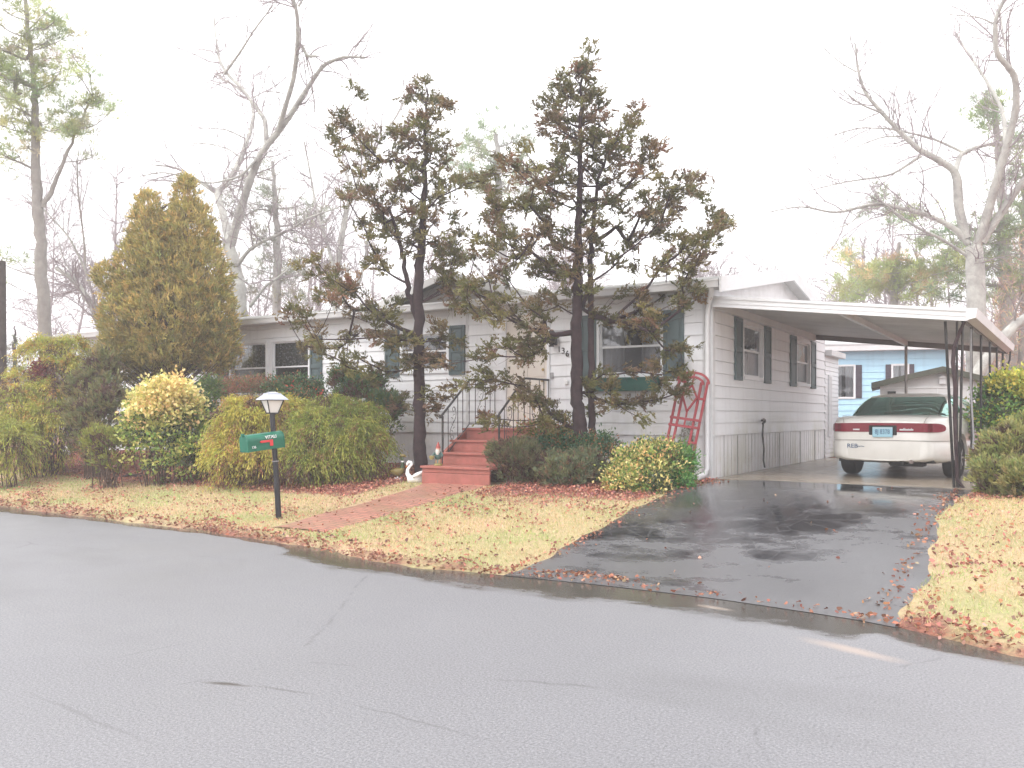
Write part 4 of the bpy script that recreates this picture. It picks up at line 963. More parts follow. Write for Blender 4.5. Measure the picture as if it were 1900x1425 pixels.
class TubeSet:
    def __init__(s): s.V = []; s.F = []; s.n = 0
    def add(s, pts, rad, k=5):
        pts = np.asarray(pts, float); rad = np.broadcast_to(rad, (len(pts),)); m = len(pts)
        T = np.gradient(pts, axis=0); T = unit(T); ref = np.array([0, 0, 1.]) if abs(T[0, 2]) < .9 else np.array([1., 0, 0])
        X = unit(np.cross(T, ref)+1e-6); Y = np.cross(T, X); a = np.arange(k)*2*np.pi/k
        v = pts[:, None]+(X[:, None]*np.cos(a)[None, :, None]+Y[:, None]*np.sin(a)[None, :, None])*rad[:, None, None]
        idx = s.n+np.arange(m*k).reshape(m, k); nx = np.roll(idx, -1, 1)
        s.V.append(v.reshape(-1, 3)); s.F.append(np.stack([idx[:-1], nx[:-1], nx[1:], idx[1:]], -1).reshape(-1, 4)); s.n += m*k
    def build(s, name, m, parent): return np_mesh(name, np.concatenate(s.V), np.concatenate(s.F), M[m], parent, None, True)
def v3(*a): return np.array(a, float)

# ---------------------------------------------------------------- shrubs
def blob(px, py, rx, rz, d=None, ry=None):
    """an ellipsoid of foliage seen at photo pixel px,py with pixel radii; d is its distance"""
    c = PX(px, py, d); return (v3(*c), rx*d/FPX, (ry if ry else rx*.85*d/FPX), rz*d/FPX)
def shrub(name, label, cat, blobs, n, leaf, pals, style='broad', m='foliage', group=None, ns=14, twig=True, base=None, into=None):
    B0_ = blobs[0][0]; gx_, gy_ = B0_[0], B0_[1]
    if base is None: base = (gx_, gy_, hz(gx_, gy_))
    if into is not None: base = tuple(into.location)
    root = into if into is not None else empty(name, base, 0, label, cat, group); O = np.array(base)
    vol = np.array([(b[1]*b[2]*b[3])**(2/3) for b in blobs]); pk = vol/vol.sum()
    k = rng.choice(len(blobs), n, p=pk)
    C = np.array([b[0] for b in blobs])[k]; R = np.array([[b[1], b[2], b[3]] for b in blobs])[k]
    u = unit(rng.normal(size=(n, 3))); u[:, 2] = np.abs(u[:, 2])*np.where(rng.random(n) < .8, 1, -1); 
    bump = 1+.13*np.sin(u[:, 0]*7+k)*np.sin(u[:, 2]*9+k*3)+.10*np.sin(u[:, 1]*8+2*k)+.09*np.sin(u[:, 2]*11+k)
    rr = (1-np.abs(rng.normal(0, .17, n)))*bump
    rr = np.where(rng.random(n) < .12, rr*rng.uniform(.5, .9, n), rr)
    if style == 'thread': rr = rr*.86
    S = C+u*R*rr[:, None]*np.where(u[:, 2:3] < 0, np.array([[1, 1, 1.5]]), 1.)
    S[:, 2] = np.maximum(S[:, 2], HT(S[:, 0], S[:, 1])+.03)
    nrm = unit(u/R); leafL, leafW = leaf; scol = pal(pals, n, .12)
    gap = np.sin(S[:, 2]*10+np.sin(S[:, 0]*3.1)*1.6+k*1.7)+.55*np.sin(S[:, 0]*7+S[:, 1]*5+k); inner = (gap < -.62) | (rng.random(n) < .10)
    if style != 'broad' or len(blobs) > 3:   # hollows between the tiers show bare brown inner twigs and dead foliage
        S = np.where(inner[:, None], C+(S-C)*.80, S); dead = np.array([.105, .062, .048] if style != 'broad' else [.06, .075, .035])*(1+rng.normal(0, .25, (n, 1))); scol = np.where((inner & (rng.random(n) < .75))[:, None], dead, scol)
    zl = np.clip((S[:, 2:3]-base[2]), 0, 9)
    if style == 'thread':                    # arching drooping thread sprays
        t = np.tile(np.linspace(.0, 1, ns), n); sp = np.repeat(np.arange(n), ns); ln = rng.uniform(.16, .40, n)[sp]
        dr = unit(nrm+rng.normal(0, .35, (n, 3))+[0, 0, .15])[sp]; lat = rng.normal(0, .05, (n*ns, 3))*t[:, None]
        P = S[sp]+dr*(ln*t)[:, None]+lat+np.outer(-(t**2)*ln*.75, [0, 0, 1]); D = dr+np.outer(-1.8*t, [0, 0, 1])+rng.normal(0, .35, (n*ns, 3))
        col = scol[sp]*(.92+.22*t[:, None])
    elif style == 'fan':                     # flat scale-leaf fans pointing up and out
        sp = np.repeat(np.arange(n), ns); dr = unit(nrm*.8+[0, 0, .9]+rng.normal(0, .3, (n, 3))); sd_ = unit(np.cross(dr, unit(rng.normal(size=(n, 3))))); a = rng.uniform(-1, 1, n*ns)
        q = rng.uniform(0, .10, n*ns); D = dr[sp]+sd_[sp]*a[:, None]*.9+rng.normal(0, .18, (n*ns, 3)); P = S[sp]+dr[sp]*q[:, None]+sd_[sp]*(a*q*.7)[:, None]
        col = scol[sp]
    else:
        sp = np.repeat(np.arange(n), ns); P = S[sp]+rng.normal(0, leafL*1.15, (n*ns, 3)); D = nrm[sp]*.7+rng.normal(0, .65, (n*ns, 3))+[0, 0, .25]; col = scol[sp]*(1+rng.normal(0, .12, (n*ns, 1)))
    N = len(P); P[:, 2] = np.maximum(P[:, 2], HT(P[:, 0], P[:, 1])+.01)
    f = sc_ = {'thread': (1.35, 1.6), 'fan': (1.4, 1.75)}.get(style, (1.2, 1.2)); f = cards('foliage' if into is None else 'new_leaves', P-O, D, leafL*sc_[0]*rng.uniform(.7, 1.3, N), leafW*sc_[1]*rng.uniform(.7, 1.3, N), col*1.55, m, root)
    if twig:
        ts = TubeSet(); st_n = min(50, max(8, n//22))
        for i in rng.choice(n, st_n, replace=False):
            b = blobs[k[i]][0]; g0 = np.array([b[0]*.6+base[0]*.4, b[1]*.6+base[1]*.4, 0])+np.append(rng.normal(0, .07, 2), 0); g0[2] = hz(g0[0], g0[1])-.03
            e = S[i]; mid = (g0+e)/2+rng.normal(0, .06, 3); mid[2] += .03
            q = np.linspace(0, 1, 6)[:, None]; pts = (1-q)**2*g0+2*q*(1-q)*mid+q*q*e; ts.add(pts-O, np.linspace(.014, .003, 6), 4)
        ts.build('stems', 'stem', root)
    return root
GOLD = [(4, .30, .29, .06), (4, .21, .235, .05), (1.5, .40, .34, .09), (1.5, .20, .14, .06)]
OLV = [(4, .22, .23, .05), (3, .16, .19, .045), (2, .28, .26, .07), (1, .15, .10, .05)]
DKG = [(4, .07, .115, .045), (3, .10, .14, .05), (1.2, .13, .12, .05), (.8, .15, .09, .05)]
BROWN = [(3, .17, .13, .055), (2, .14, .15, .05), (1, .22, .13, .07)]
# left of the lawn
shrub('thread_cypress', 'tall tiered golden thread-leaf cypress at the far left, reddish at its top', 'shrub',
      [blob(95, 790, 75, 48, 17.6), blob(30, 800, 50, 45, 17.3), blob(95, 735, 62, 30, 18.), blob(30, 750, 45, 35, 17.6), blob(120, 688, 44, 30, 18.3), blob(85, 655, 50, 26, 18.6), blob(135, 650, 30, 25, 18.6), blob(40, 705, 24, 20, 18.)], 2600, (.055, .009), GOLD+[(1.5, .33, .20, .05)], 'thread', ns=22)
shrub('thread_cypress', 'low rounded golden cypress mound at the left edge of the bed', 'shrub', [blob(20, 815, 42, 34, 16.5), blob(-25, 810, 45, 45, 16.6)], 700, (.055, .009), OLV+[(3, .3, .31, .06)], 'thread', ns=18)
shrub('false_cypress', 'grey-green feathery cypress shrub between the gold cypress and the tall golden conifer', 'shrub',
      [blob(172, 790, 52, 50, 17.), blob(165, 730, 40, 45, 17.4), blob(190, 690, 36, 40, 17.6), blob(200, 760, 40, 55, 17.)], 1500, (.05, .011), [(3, .17, .165, .07), (2, .13, .14, .06), (1.5, .22, .18, .08), (1, .14, .10, .06)], 'fan', ns=16)
shrub('false_cypress', 'small rounded olive cypress at the lawn edge left of the yellow shrub', 'shrub', [blob(207, 832, 42, 33, 15.9), blob(180, 822, 24, 26, 16.)], 620, (.045, .010), OLV, 'fan', ns=16)
yt = shrub('variegated_shrub', 'green broadleaf shrub with pale creamy yellow new leaves on top, beside the tall conifer', 'shrub',
      [blob(300, 815, 62, 52, 15.6), blob(345, 800, 45, 58, 15.8), blob(275, 770, 42, 45, 15.7), blob(355, 840, 35, 28, 15.5), blob(250, 800, 30, 35, 15.7)], 950, (.062, .038), [(3, .14, .22, .05), (4, .27, .31, .08), (3, .40, .38, .12)], 'broad', 'gloss_leaf', ns=10)
shrub('variegated_shrub', 'creamy yellow new leaves', 'shrub', [blob(312, 735, 52, 32, 15.6), blob(290, 760, 50, 30, 15.5), blob(345, 752, 32, 26, 15.6)], 420, (.062, .042), [(5, .62, .50, .22), (2, .42, .40, .14), (1, .55, .38, .18)], 'broad', 'gloss_leaf', ns=11, twig=False, into=yt)
shrub('evergreen_shrub', 'dark green leafy shrub tucked between the yellow shrub and the golden cypress', 'shrub', [blob(384, 790, 22, 60, 16.2), blob(390, 735, 20, 35, 16.4), blob(372, 850, 24, 26, 15.7)], 520, (.05, .024), [(3, .07, .12, .04), (2, .12, .16, .05), (1, .10, .13, .09)], 'broad', ns=9)
shrub('azalea', 'twiggy reddish-brown azalea under the left double window', 'shrub', [blob(440, 728, 46, 30, 17.3), blob(480, 722, 30, 27, 17.3), blob(415, 735, 26, 26, 17.2)], 620, (.035, .016), [(4, .26, .10, .075), (3, .16, .13, .07), (2, .13, .15, .07)], 'broad', ns=9)
shrub('holly', 'dark green holly with red berries below the right half of the double window', 'shrub', [blob(545, 725, 42, 30, 17.), blob(580, 728, 28, 26, 17.), blob(510, 730, 26, 30, 17.), blob(560, 745, 50, 25, 16.8)], 750, (.045, .024), [(5, .05, .095, .045), (3, .08, .14, .06), (1, .22, .11, .06), (.3, .5, .05, .04)], 'broad', 'gloss_leaf', ns=9)
shrub('juniper', 'dark blue-green juniper against the white skirting left of the steps', 'shrub', [blob(665, 740, 42, 38, 16.6), blob(712, 765, 34, 36, 16.2), blob(640, 715, 30, 28, 16.8), blob(690, 722, 26, 24, 16.8), blob(728, 765, 16, 24, 16.)], 1400, (.045, .010), DKG+[(2, .06, .12, .07)], 'fan', ns=16)
shrub('golden_cypress', 'large golden thread-leaf cypress directly behind the mailbox', 'shrub',
      [blob(455, 770, 52, 32, 15.3), blob(440, 810, 44, 45, 15.2), blob(500, 790, 55, 45, 15.4), blob(425, 850, 35, 30, 14.9), blob(490, 845, 45, 34, 14.9), blob(530, 765, 40, 26, 15.6)], 2600, (.055, .008), [(4, .38, .33, .07), (3, .27, .27, .055), (1.4, .29, .15, .07)], 'thread', ns=22)
shrub('golden_cypress', 'wide yellow-green thread-leaf cypress mound filling the bed left of the steps', 'shrub',
      [blob(590, 800, 66, 42, 15.1), blob(650, 815, 66, 38, 15.), blob(682, 832, 36, 38, 15.), blob(560, 835, 44, 38, 14.8), blob(610, 765, 50, 28, 15.6), blob(660, 775, 55, 26, 15.6), blob(575, 860, 42, 26, 14.6), blob(640, 850, 60, 26, 14.9)], 3200, (.055, .008), [(5, .215, .235, .05), (4, .15, .185, .042), (1.6, .30, .29, .07), (1.2, .19, .11, .055)], 'thread', ns=22)
shrub('barberry', 'small maroon-leaved shrub peeping out between the tiers at the far left', 'shrub', [blob(78, 692, 13, 18, 18.1)], 160, (.05, .025), [(3, .16, .03, .035), (1, .22, .07, .05)], 'broad', ns=8)
# right of the steps
shrub('dwarf_conifer', 'dark brownish-green dwarf conifer at the right foot of the red steps', 'shrub', [blob(962, 862, 40, 36, 13.7), blob(935, 850, 30, 30, 13.8), blob(990, 870, 32, 32, 13.6), blob(965, 838, 32, 16, 13.8)], 1500, (.04, .009), [(3, .12, .13, .065), (2, .16, .15, .075), (1.3, .16, .11, .075)], 'fan', ns=16)
shrub('dwarf_conifer', 'low grey-green conifer in front of the double dark trunk', 'shrub', [blob(1055, 885, 48, 32, 13.1), blob(1090, 870, 32, 30, 13.2), blob(1030, 872, 30, 28, 13.3)], 1200, (.04, .009), [(3, .13, .155, .09), (2, .16, .17, .08), (1, .19, .13, .08)], 'fan', ns=16)
shrub('evergreen_shrub', 'blue-green leafy shrub behind the low conifers right of the steps', 'shrub', [blob(1060, 838, 46, 30, 13.9), blob(1110, 845, 40, 40, 13.7), blob(1010, 832, 30, 18, 14.)], 650, (.05, .022), [(3, .05, .115, .06), (2, .08, .12, .05), (1.2, .22, .12, .06)], 'broad', ns=9)
shrub('variegated_euonymus', 'wide yellow-and-green variegated euonymus by the driveway corner', 'shrub',
      [blob(1190, 875, 62, 46, 12.8), blob(1240, 865, 42, 42, 12.9), blob(1165, 900, 48, 30, 12.4), blob(1205, 905, 40, 26, 12.3), blob(1215, 845, 48, 26, 13.)], 1500, (.042, .026), [(4, .50, .42, .17), (4, .20, .24, .06), (3, .09, .16, .045), (1, .45, .27, .12)], 'broad', 'gloss_leaf', ns=10)
shrub('evergreen_shrub', 'bright green shoot cluster on the driveway side of the variegated euonymus', 'shrub', [blob(1266, 868, 24, 36, 12.9), blob(1255, 895, 22, 22, 12.7)], 330, (.05, .016), [(3, .08, .2, .05), (2, .13, .24, .07)], 'broad', ns=11)
shrub('azalea', 'small dark red-leaved sprig clump under the right end of the steps', 'shrub', [blob(1000, 800, 40, 14, 14.3), blob(1050, 808, 34, 14, 14.2)], 220, (.05, .02), [(3, .16, .16, .05), (3, .30, .14, .08), (1, .10, .12, .05)], 'broad', ns=9)
shrub('climbing_vine', 'thin wiry vine climbing the white wall just left of the corner downspout', 'vine', [(v3(-.42, -.05, .95), .10, .03, .42), (v3(-.32, -.05, 1.25), .05, .02, .22)], 90, (.028, .012), [(3, .10, .11, .05), (1, .2, .13, .08)], 'broad', ns=4, base=(-.5, -.06, .47))
# right edge
yr = shrub('broadleaf_shrub', 'bright green and yellow broadleaf shrub beside the carport posts', 'shrub', [blob(1885, 745, 62, 48, 14.8), blob(1850, 790, 42, 52, 14.4), blob(1940, 770, 60, 60, 14.6), blob(1870, 830, 40, 50, 14.2), blob(1845, 745, 28, 36, 14.8)], 1100, (.06, .04), [(4, .07, .17, .04), (3, .14, .24, .05), (1.5, .40, .38, .08)], 'broad', 'gloss_leaf', ns=11)
shrub('broadleaf_shrub', 'yellow flushed leafy crown of the broadleaf shrub at the right edge', 'shrub', [blob(1890, 715, 50, 22, 14.6), blob(1920, 735, 40, 24, 14.5)], 230, (.06, .04), [(4, .44, .41, .08), (2, .24, .32, .06)], 'broad', 'gloss_leaf', ns=10, twig=False, into=yr)
shrub('olive_conifer', 'large olive feathery conifer shrub in the leaf litter at the right edge', 'shrub',
      [blob(1880, 865, 60, 60, 11.6), blob(1850, 895, 40, 38, 11.3), blob(1910, 900, 50, 36, 10.9), blob(1905, 820, 50, 40, 11.8), blob(1960, 870, 60, 75, 11.4), blob(1842, 855, 30, 30, 11.7)], 2600, (.05, .012), [(4, .25, .25, .085), (3, .18, .20, .07), (1.5, .31, .28, .12), (1, .15, .13, .07)], 'fan', ns=16)

# ---------------------------------------------------------------- tall golden arborvitae
def arborvitae():
    d = 18.4; bx_, by_ = h2((318-CXP)*d/FPX, d); base = (bx_, by_, hz(bx_, by_)); O = np.array(base)
    root = empty('golden_arborvitae', base, 0, 'tall golden-brown twin-topped arborvitae in front of the left end of the home', 'tree')
    bl_ = [blob(345, 380, 22, 46, d), blob(276, 395, 24, 34, d), blob(350, 440, 48, 60, d), blob(285, 450, 46, 55, d), blob(365, 520, 62, 75, d), blob(262, 520, 52, 70, d), blob(310, 500, 60, 90, d), blob(385, 600, 56, 70, d), blob(245, 600, 58, 75, d), blob(315, 600, 90, 90, d), blob(225, 670, 48, 48, d), blob(400, 650, 44, 50, d), blob(310, 660, 80, 40, d), blob(200, 520, 22, 26, d), blob(345, 350, 12, 18, d)]
    n = 9500; ns = 16; vol = np.array([(b[1]*b[2]*b[3])**(2/3) for b in bl_]); k = rng.choice(len(bl_), n, p=vol/vol.sum())
    C = np.array([b[0] for b in bl_])[k]; R = np.array([[b[1], b[2], b[3]] for b in bl_])[k]; u = unit(rng.normal(size=(n, 3)))
    lob = 1+.09*np.sin(u[:, 0]*8+k*2)*np.sin(u[:, 2]*7+k)+.08*np.sin(u[:, 1]*13+k); S = C+u*R*((1-np.abs(rng.normal(0, .14, n)))*lob)[:, None]
    keep = (S[:, 2] > 2.0)|(rng.random(n) < .5); S = S[keep]; u = u[keep]; n = len(S)
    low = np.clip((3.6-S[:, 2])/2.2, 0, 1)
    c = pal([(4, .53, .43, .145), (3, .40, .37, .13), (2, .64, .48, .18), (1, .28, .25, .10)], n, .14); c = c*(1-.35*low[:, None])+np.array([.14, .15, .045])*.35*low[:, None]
    sp = np.repeat(np.arange(n), ns); dr = unit(u*[.55, .55, .2]+[0, 0, .75]+rng.normal(0, .28, (n, 3))); sd_ = unit(np.cross(dr, unit(rng.normal(size=(n, 3))))); a = rng.uniform(-1, 1, n*ns); q = rng.uniform(0, .13, n*ns)
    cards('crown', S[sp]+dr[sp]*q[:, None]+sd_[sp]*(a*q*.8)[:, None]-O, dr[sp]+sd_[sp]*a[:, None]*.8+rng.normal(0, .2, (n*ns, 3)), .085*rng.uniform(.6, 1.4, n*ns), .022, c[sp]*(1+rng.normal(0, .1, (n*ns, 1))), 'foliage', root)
    ts = TubeSet()
    for a, b in (((297, 850), (278, 400)), ((326, 850), (345, 360))):
        p0, p1 = np.array(PX(*a, d)), np.array(PX(*b, d)); p0[2] = hz(p0[0], p0[1])-.1; q = np.linspace(0, 1, 12)[:, None]; ts.add(p0+(p1-p0)*q+rng.normal(0, .012, (12, 3))-O, np.linspace(.11, .02, 12), 8)
    ts.build('trunk', 'stem', root); tb_ = TubeSet()
    for i in rng.choice(n, 500, replace=False):
        e = S[i]; ax_ = np.array(PX(300 if rng.random() < .5 else 332, 600, d)); s0 = np.array([ax_[0], ax_[1], max(1.2, e[2]-.7*np.hypot(*(e-ax_)[:2])-.1)]); q = np.linspace(0, 1, 6)[:, None]; mid = (s0+e)/2+[0, 0, -.08]
        tb_.add((1-q)**2*s0+2*q*(1-q)*mid+q*q*e-O, np.linspace(.02, .004, 6), 4)
    tb_.build('branches', 'stem', root)
arborvitae()

# ---------------------------------------------------------------- trees built from foliage tufts
def tufttree(name, label, d, trunks, tufts, style, pals, bark, size=.2, nleaf=60, leaf=(.06, .03), rise=.45, depthf=.75, mask=None, extra=1.0, cat='tree', group=None, low=None, lowrise=.1, rb=.004, bare=0):
    """trunks: list of [(px,py,r_px),...]; tufts: photo positions of foliage clumps; every clump is carried by a branch"""
    t0 = trunks[0]; b0 = PX(t0[0][0], t0[0][1], d); base = (b0.x, b0.y, min(b0.z, hz(b0.x, b0.y))); O = np.array(base)
    root = empty(name, base, 0, label, cat, group); ts = TubeSet(); nodes = []; par = []; istr = []
    fwd = np.array([-SN, CS, 0.])
    for ti, tr_ in enumerate(trunks):
        P = [np.array(PX(a, b, d)) for a, b, r in tr_]; Rr = [r*d/FPX for a, b, r in tr_]
        if ti == 0: P[0][2] = base[2]-.1
        if ti > 0: P = [p+fwd*.12*min(1, i/2) for i, p in enumerate(P)]
        s_ = np.linspace(0, len(P)-1, (len(P)-1)*9+1); PP = np.stack([np.interp(s_, range(len(P)), [p[j] for p in P]) for j in range(3)], 1); RR = np.interp(s_, range(len(P)), Rr)
        PP[1:-1] += rng.normal(0, .012*d/15, (len(PP)-2, 3))*[1, 1, 0]; RR = RR*(1+rng.normal(0, .04, len(RR))); ts.add(PP-O, RR, 9)
        for i in range(0, len(PP), 1): nodes.append(PP[i]); par.append(-1); istr.append(True)
    ts.build('trunk', bark, root)
    TP = np.array(nodes); Q = []
    for (a, b) in tufts:
        p = np.array(PX(a, b, d)); i = np.argmin(np.abs(TP[:, 2]-p[2])+.3*np.linalg.norm((TP-p)[:, :2], axis=1)); r = np.linalg.norm((p-TP[i])[:2])
        Q.append(np.array(PX(a, b, d+rng.uniform(-1, 1)*(min(r, 2.2)*depthf+.15))))
        if rng.random() < extra-1: Q.append(np.array(PX(a, b, d+rng.uniform(-1, 1)*(min(r, 2.2)+.3)*depthf))+rng.normal(0, size*.75, 3))
    Q = np.array(Q); hd = np.array([np.min(np.linalg.norm((TP-q)[:, :2], axis=1)) for q in Q]); order = np.argsort(hd); TH_ = hd
    N_ = list(TP); PA = [-1]*len(TP); HD = [0.]*len(TP); leafnode = []
    for i in order:
        q = Q[i]; A = np.array(N_); H = np.array(HD); v = q-A; h = np.linalg.norm(v[:, :2], axis=1); rs = lowrise if (low and q[2] < low) else rise
        cost = h+1.6*np.abs(v[:, 2]-rs*h)+np.where(H == 0, .25, 0)+np.where(H >= hd[i], 50, 0); cost[H == 0] += np.where(h[H == 0] < .02, .1, 0)
        j = int(np.argmin(cost)); N_.append(q); PA.append(j); HD.append(hd[i]+.02); leafnode.append(len(N_)-1)
    cnt = np.zeros(len(N_)); 
    for i in leafnode[::-1]:
        cnt[i] += 1
        if PA[i] >= 0: cnt[PA[i]] += cnt[i]
    bs = TubeSet()
    for i in leafnode:
        j = PA[i]; a, b = N_[j], N_[i]; r0 = rb*math.sqrt(cnt[i])*1.5; mid = (a+b)/2+rng.normal(0, .05*np.linalg.norm(b-a), 3)-[0, 0, .06*np.linalg.norm(b-a)]
        q = np.linspace(0, 1, 6)[:, None]; bs.add((1-q)**2*a+2*q*(1-q)*mid+q*q*b-O, np.linspace(r0*1.25, r0*.85, 6), 5)
        for _ in range(2+bare):
            e = b+unit(rng.normal(size=3))*size*rng.uniform(.6, 1.7); q2 = np.linspace(0, 1, 4)[:, None]; s0 = a+(b-a)*rng.uniform(.2, 1); bs.add(s0+(e-s0)*q2+rng.normal(0, .01, (4, 3))-O, np.linspace(rb*.8, rb*.35, 4), 3)
    bs.build('branches', bark, root)
    C = np.array([N_[i] for i in leafnode]); PAR = np.array([N_[PA[i]] for i in leafnode]); n = len(C); dirc = unit(C-PAR+[0, 0, .05])
    zlo = C[:, 2]; 
    if style == 'fans':                      # jagged cupped fans of scale leaves
        nf = 12; sp = np.repeat(np.arange(n), nf); n2 = len(sp); fd = unit(dirc[sp]*.9+rng.normal(0, .65, (n2, 3))+[0, 0, .12]); fo = C[sp]+rng.normal(0, size*.36, (n2, 3))*[1, 1, .7]
        side = unit(np.cross(fd, unit(rng.normal(0, .5, (n2, 3))+[0, 0, 1.]))); cc = (pal(pals, n, .1)[sp]*.55+pal(pals, n2, .16)*.45); ml = nleaf//nf; s2 = np.repeat(np.arange(n2), ml); t = rng.uniform(-1, 1, len(s2)); q = rng.uniform(0, 1, len(s2))*size*.6
        P = fo[s2]+fd[s2]*q[:, None]+side[s2]*(t*q*.75)[:, None]; D = fd[s2]+side[s2]*t[:, None]*.8+rng.normal(0, .25, (len(s2), 3)); col = cc[s2]*(1+rng.normal(0, .1, (len(s2), 1)))
    else:                                    # needle brushes
        nf = 6; sp = np.repeat(np.arange(n), nf); n2 = len(sp); fo = C[sp]+rng.normal(0, size*.6, (n2, 3))*[1, 1, .55]; cc = pal(pals, n, .14)[sp]*(1+rng.normal(0, .1, (n2, 1))); ml = nleaf//nf; s2 = np.repeat(np.arange(n2), ml)
        D = unit(rng.normal(size=(len(s2), 3))+[0, 0, .5]+dirc[sp][s2]*.5); P = fo[s2]+D*size*.05; col = cc[s2]
    N = len(P); cards('crown', P-O, D, leaf[0]*rng.uniform(.7, 1.35, N), leaf[1]*rng.uniform(.7, 1.3, N), col, 'foliage', root)
    return root
def Z5(s): return [(500+.4913*a, 100+.4913*b) for a, b in s]
TA = [(590,120),(570,170),(620,190),(665,200),(530,170),(590,240),(545,260),(640,310),(590,300),(520,300),(655,360),(600,350),(560,330),(480,300),(470,370),(430,320),(265,230),(290,260),(275,320),(320,300),(280,370),(350,330),(380,370),(310,440),(345,460),(330,510),(400,430),(390,530),(410,570),(470,400),(540,420),(600,410),(650,400),(560,480),(520,510),(500,450),(620,470),(690,480),(740,490),(790,480),(840,500),(640,540),(600,550),(580,600),(530,590),(470,560),(430,600),(350,640),(370,690),(400,670),(450,680),(520,650),(560,680),(620,640),(690,620),(660,680),(720,690),(640,740),(700,760),(540,720),(600,720),(490,700),(180,780),(170,830),(220,830),(250,860),(270,900),(240,930),(300,880),(330,910),(280,950),(320,970),(380,960),(430,990),(400,1020),(410,800),(440,820),(390,790),(650,830),(680,860),(620,800),(700,790),(660,900),(700,940),(480,950),(100,970),(140,1000),(190,1040),(130,1100),(170,1110),(200,1130),(270,1160),(300,1060),(290,1180),(450,1060),(480,1090),(460,1100),(500,1080),(650,1080),(700,1090),(640,1040),(610,1160),(590,1150),(330,1190),(400,1180),(460,1200),(520,1170),(590,1290),(480,1330),(560,1350),(620,1330)]
TB = [(1175,40),(1195,50),(1165,80),(1200,100),(1140,130),(1110,120),(1130,160),(1180,170),(1080,190),(1120,200),(1200,180),(1245,200),(1090,240),(1070,250),(1250,230),(1100,290),(1130,260),(1190,260),(1220,290),(1250,270),(1110,330),(1140,300),(1190,330),(1240,320),(1340,270),(1380,260),(1330,310),(1290,340),(1220,350),(1160,380),(1110,370),(1230,400),(1270,390),(1330,380),(1380,400),(1440,370),(1465,360),(1440,430),(1410,410),(1390,460),(1320,430),(1260,440),(1200,440),(880,400),(910,420),(940,440),(980,440),(1020,440),(1060,430),(1090,440),(960,490),(1000,500),(1050,490),(1100,480),(1150,490),(1200,500),(1260,500),(1300,470),(1350,500),(1420,540),(1440,570),(1480,530),(1500,560),(1520,500),(1560,480),(1590,470),(1635,480),(1620,540),(1570,530),(1530,590),(1460,600),(1400,610),(1430,630),(1480,630),(1330,590),(1290,560),(1240,580),(1190,560),(1140,540),(1090,560),(1050,580),(930,570),(960,580),(980,570),(840,560),(860,590),(830,610),(850,640),(880,630),(1020,600),(1050,650),(1020,680),(1060,700),(1100,720),(1130,690),(1180,640),(1250,640),(1310,650),(1200,700),(1230,740),(1170,750),(1670,610),(1690,640),(1720,660),(1660,680),(1640,700),(1610,720),(1580,710),(1560,700),(1510,690),(1460,680),(1390,700),(1350,710),(1600,770),(1620,780),(1560,740),(1520,760),(1550,810),(1580,830),(1500,820),(1460,830),(1380,800),(1300,780),(790,700),(820,720),(850,680),(780,760),(830,770),(870,750),(900,690),(940,730),(980,740),(960,760),(1000,790),(1020,820),(1060,800),(1090,830),(1130,820),(1180,830),(860,830),(830,860),(900,850),(800,870),(760,880),(700,930),(740,960),(800,970),(850,950),(900,940),(880,980),(870,1010),(930,990),(980,960),(1030,970),(1040,1000),(1090,950),(1140,910),(1200,900),(1180,960),(1230,990),(1290,1010),(1340,1010),(1320,910),(1400,940),(1390,970),(1490,910),(1590,900),(1600,940),(1560,960),(1530,940),(1450,980),(1430,1010),(1400,1060),(1440,1050),(1380,1030),(940,1110),(970,1100),(1000,1130),(1030,1110),(970,1150),(1040,1080),(900,1100),(800,1150),(850,1140),(1500,1120),(1530,1110),(1560,1180),(1520,1200),(1480,1150),(1500,1250),(1540,1280),(1470,1250),(1440,1220),(1360,1200),(1240,1250),(1290,1260),(1200,1250),(690,1250),(740,1250),(800,1240),(850,1230),(900,1230),(830,1260),(1010,1310),(1040,1330),(960,1310),(1070,1340),(1350,1320),(1400,1310),(1440,1310),(1280,1330),(830,1370),(870,1380),(1040,1390),(1110,1390)]
HIN = [(4, .125, .125, .055), (4, .19, .185, .07), (2.5, .30, .27, .10), (3.2, .26, .17, .115), (1, .32, .17, .11)]
tufttree('hinoki_tree', 'dark ragged conifer with one straight trunk just left of the steps', 15.2, [[(781, 872, 13), (778, 780, 11), (776, 650, 10), (777, 520, 9), (784, 400, 6), (790, 280, 4), (792, 165, 1.5)], [(777, 600, 6), (758, 540, 5), (745, 470, 4), (720, 380, 2.5)]], Z5(TA), 'fans', HIN, 'darkbark', .20, 330, (.056, .021), .55, .8, extra=1.6, low=3.0, lowrise=-.05, rb=.0042)
tufttree('hinoki_tree', 'dark spreading conifer with two close trunks in front of the entry door', 13.9, [[(1083, 885, 17), (1077, 800, 14), (1070, 740, 11.5), (1070, 600, 10), (1073, 480, 8), (1076, 330, 5), (1078, 120, 1.5)], [(1099, 885, 8), (1099, 780, 6.5), (1098, 600, 6), (1096, 480, 5), (1110, 330, 3), (1150, 240, 1.5)]], Z5(TB), 'fans', HIN, 'darkbark', .19, 330, (.052, .020), .55, .8, extra=1.65, low=2.9, lowrise=-.05, rb=.0042)
def fill(el, dens):
    out = []
    for (cx, cy, rx, ry) in el:
        for _ in range(int(dens*rx*ry/1000)+2):
            a = random.uniform(0, 6.283); r = math.sqrt(random.random()); out.append((cx+rx*r*math.cos(a), cy+ry*r*math.sin(a)))
    return out
PN = [(4, .42, .48, .20), (3, .34, .42, .22), (2, .52, .52, .24), (1.5, .42, .38, .25)]
PNG_ = [(4, .26, .33, .19), (3, .32, .39, .22), (1, .34, .32, .22)]
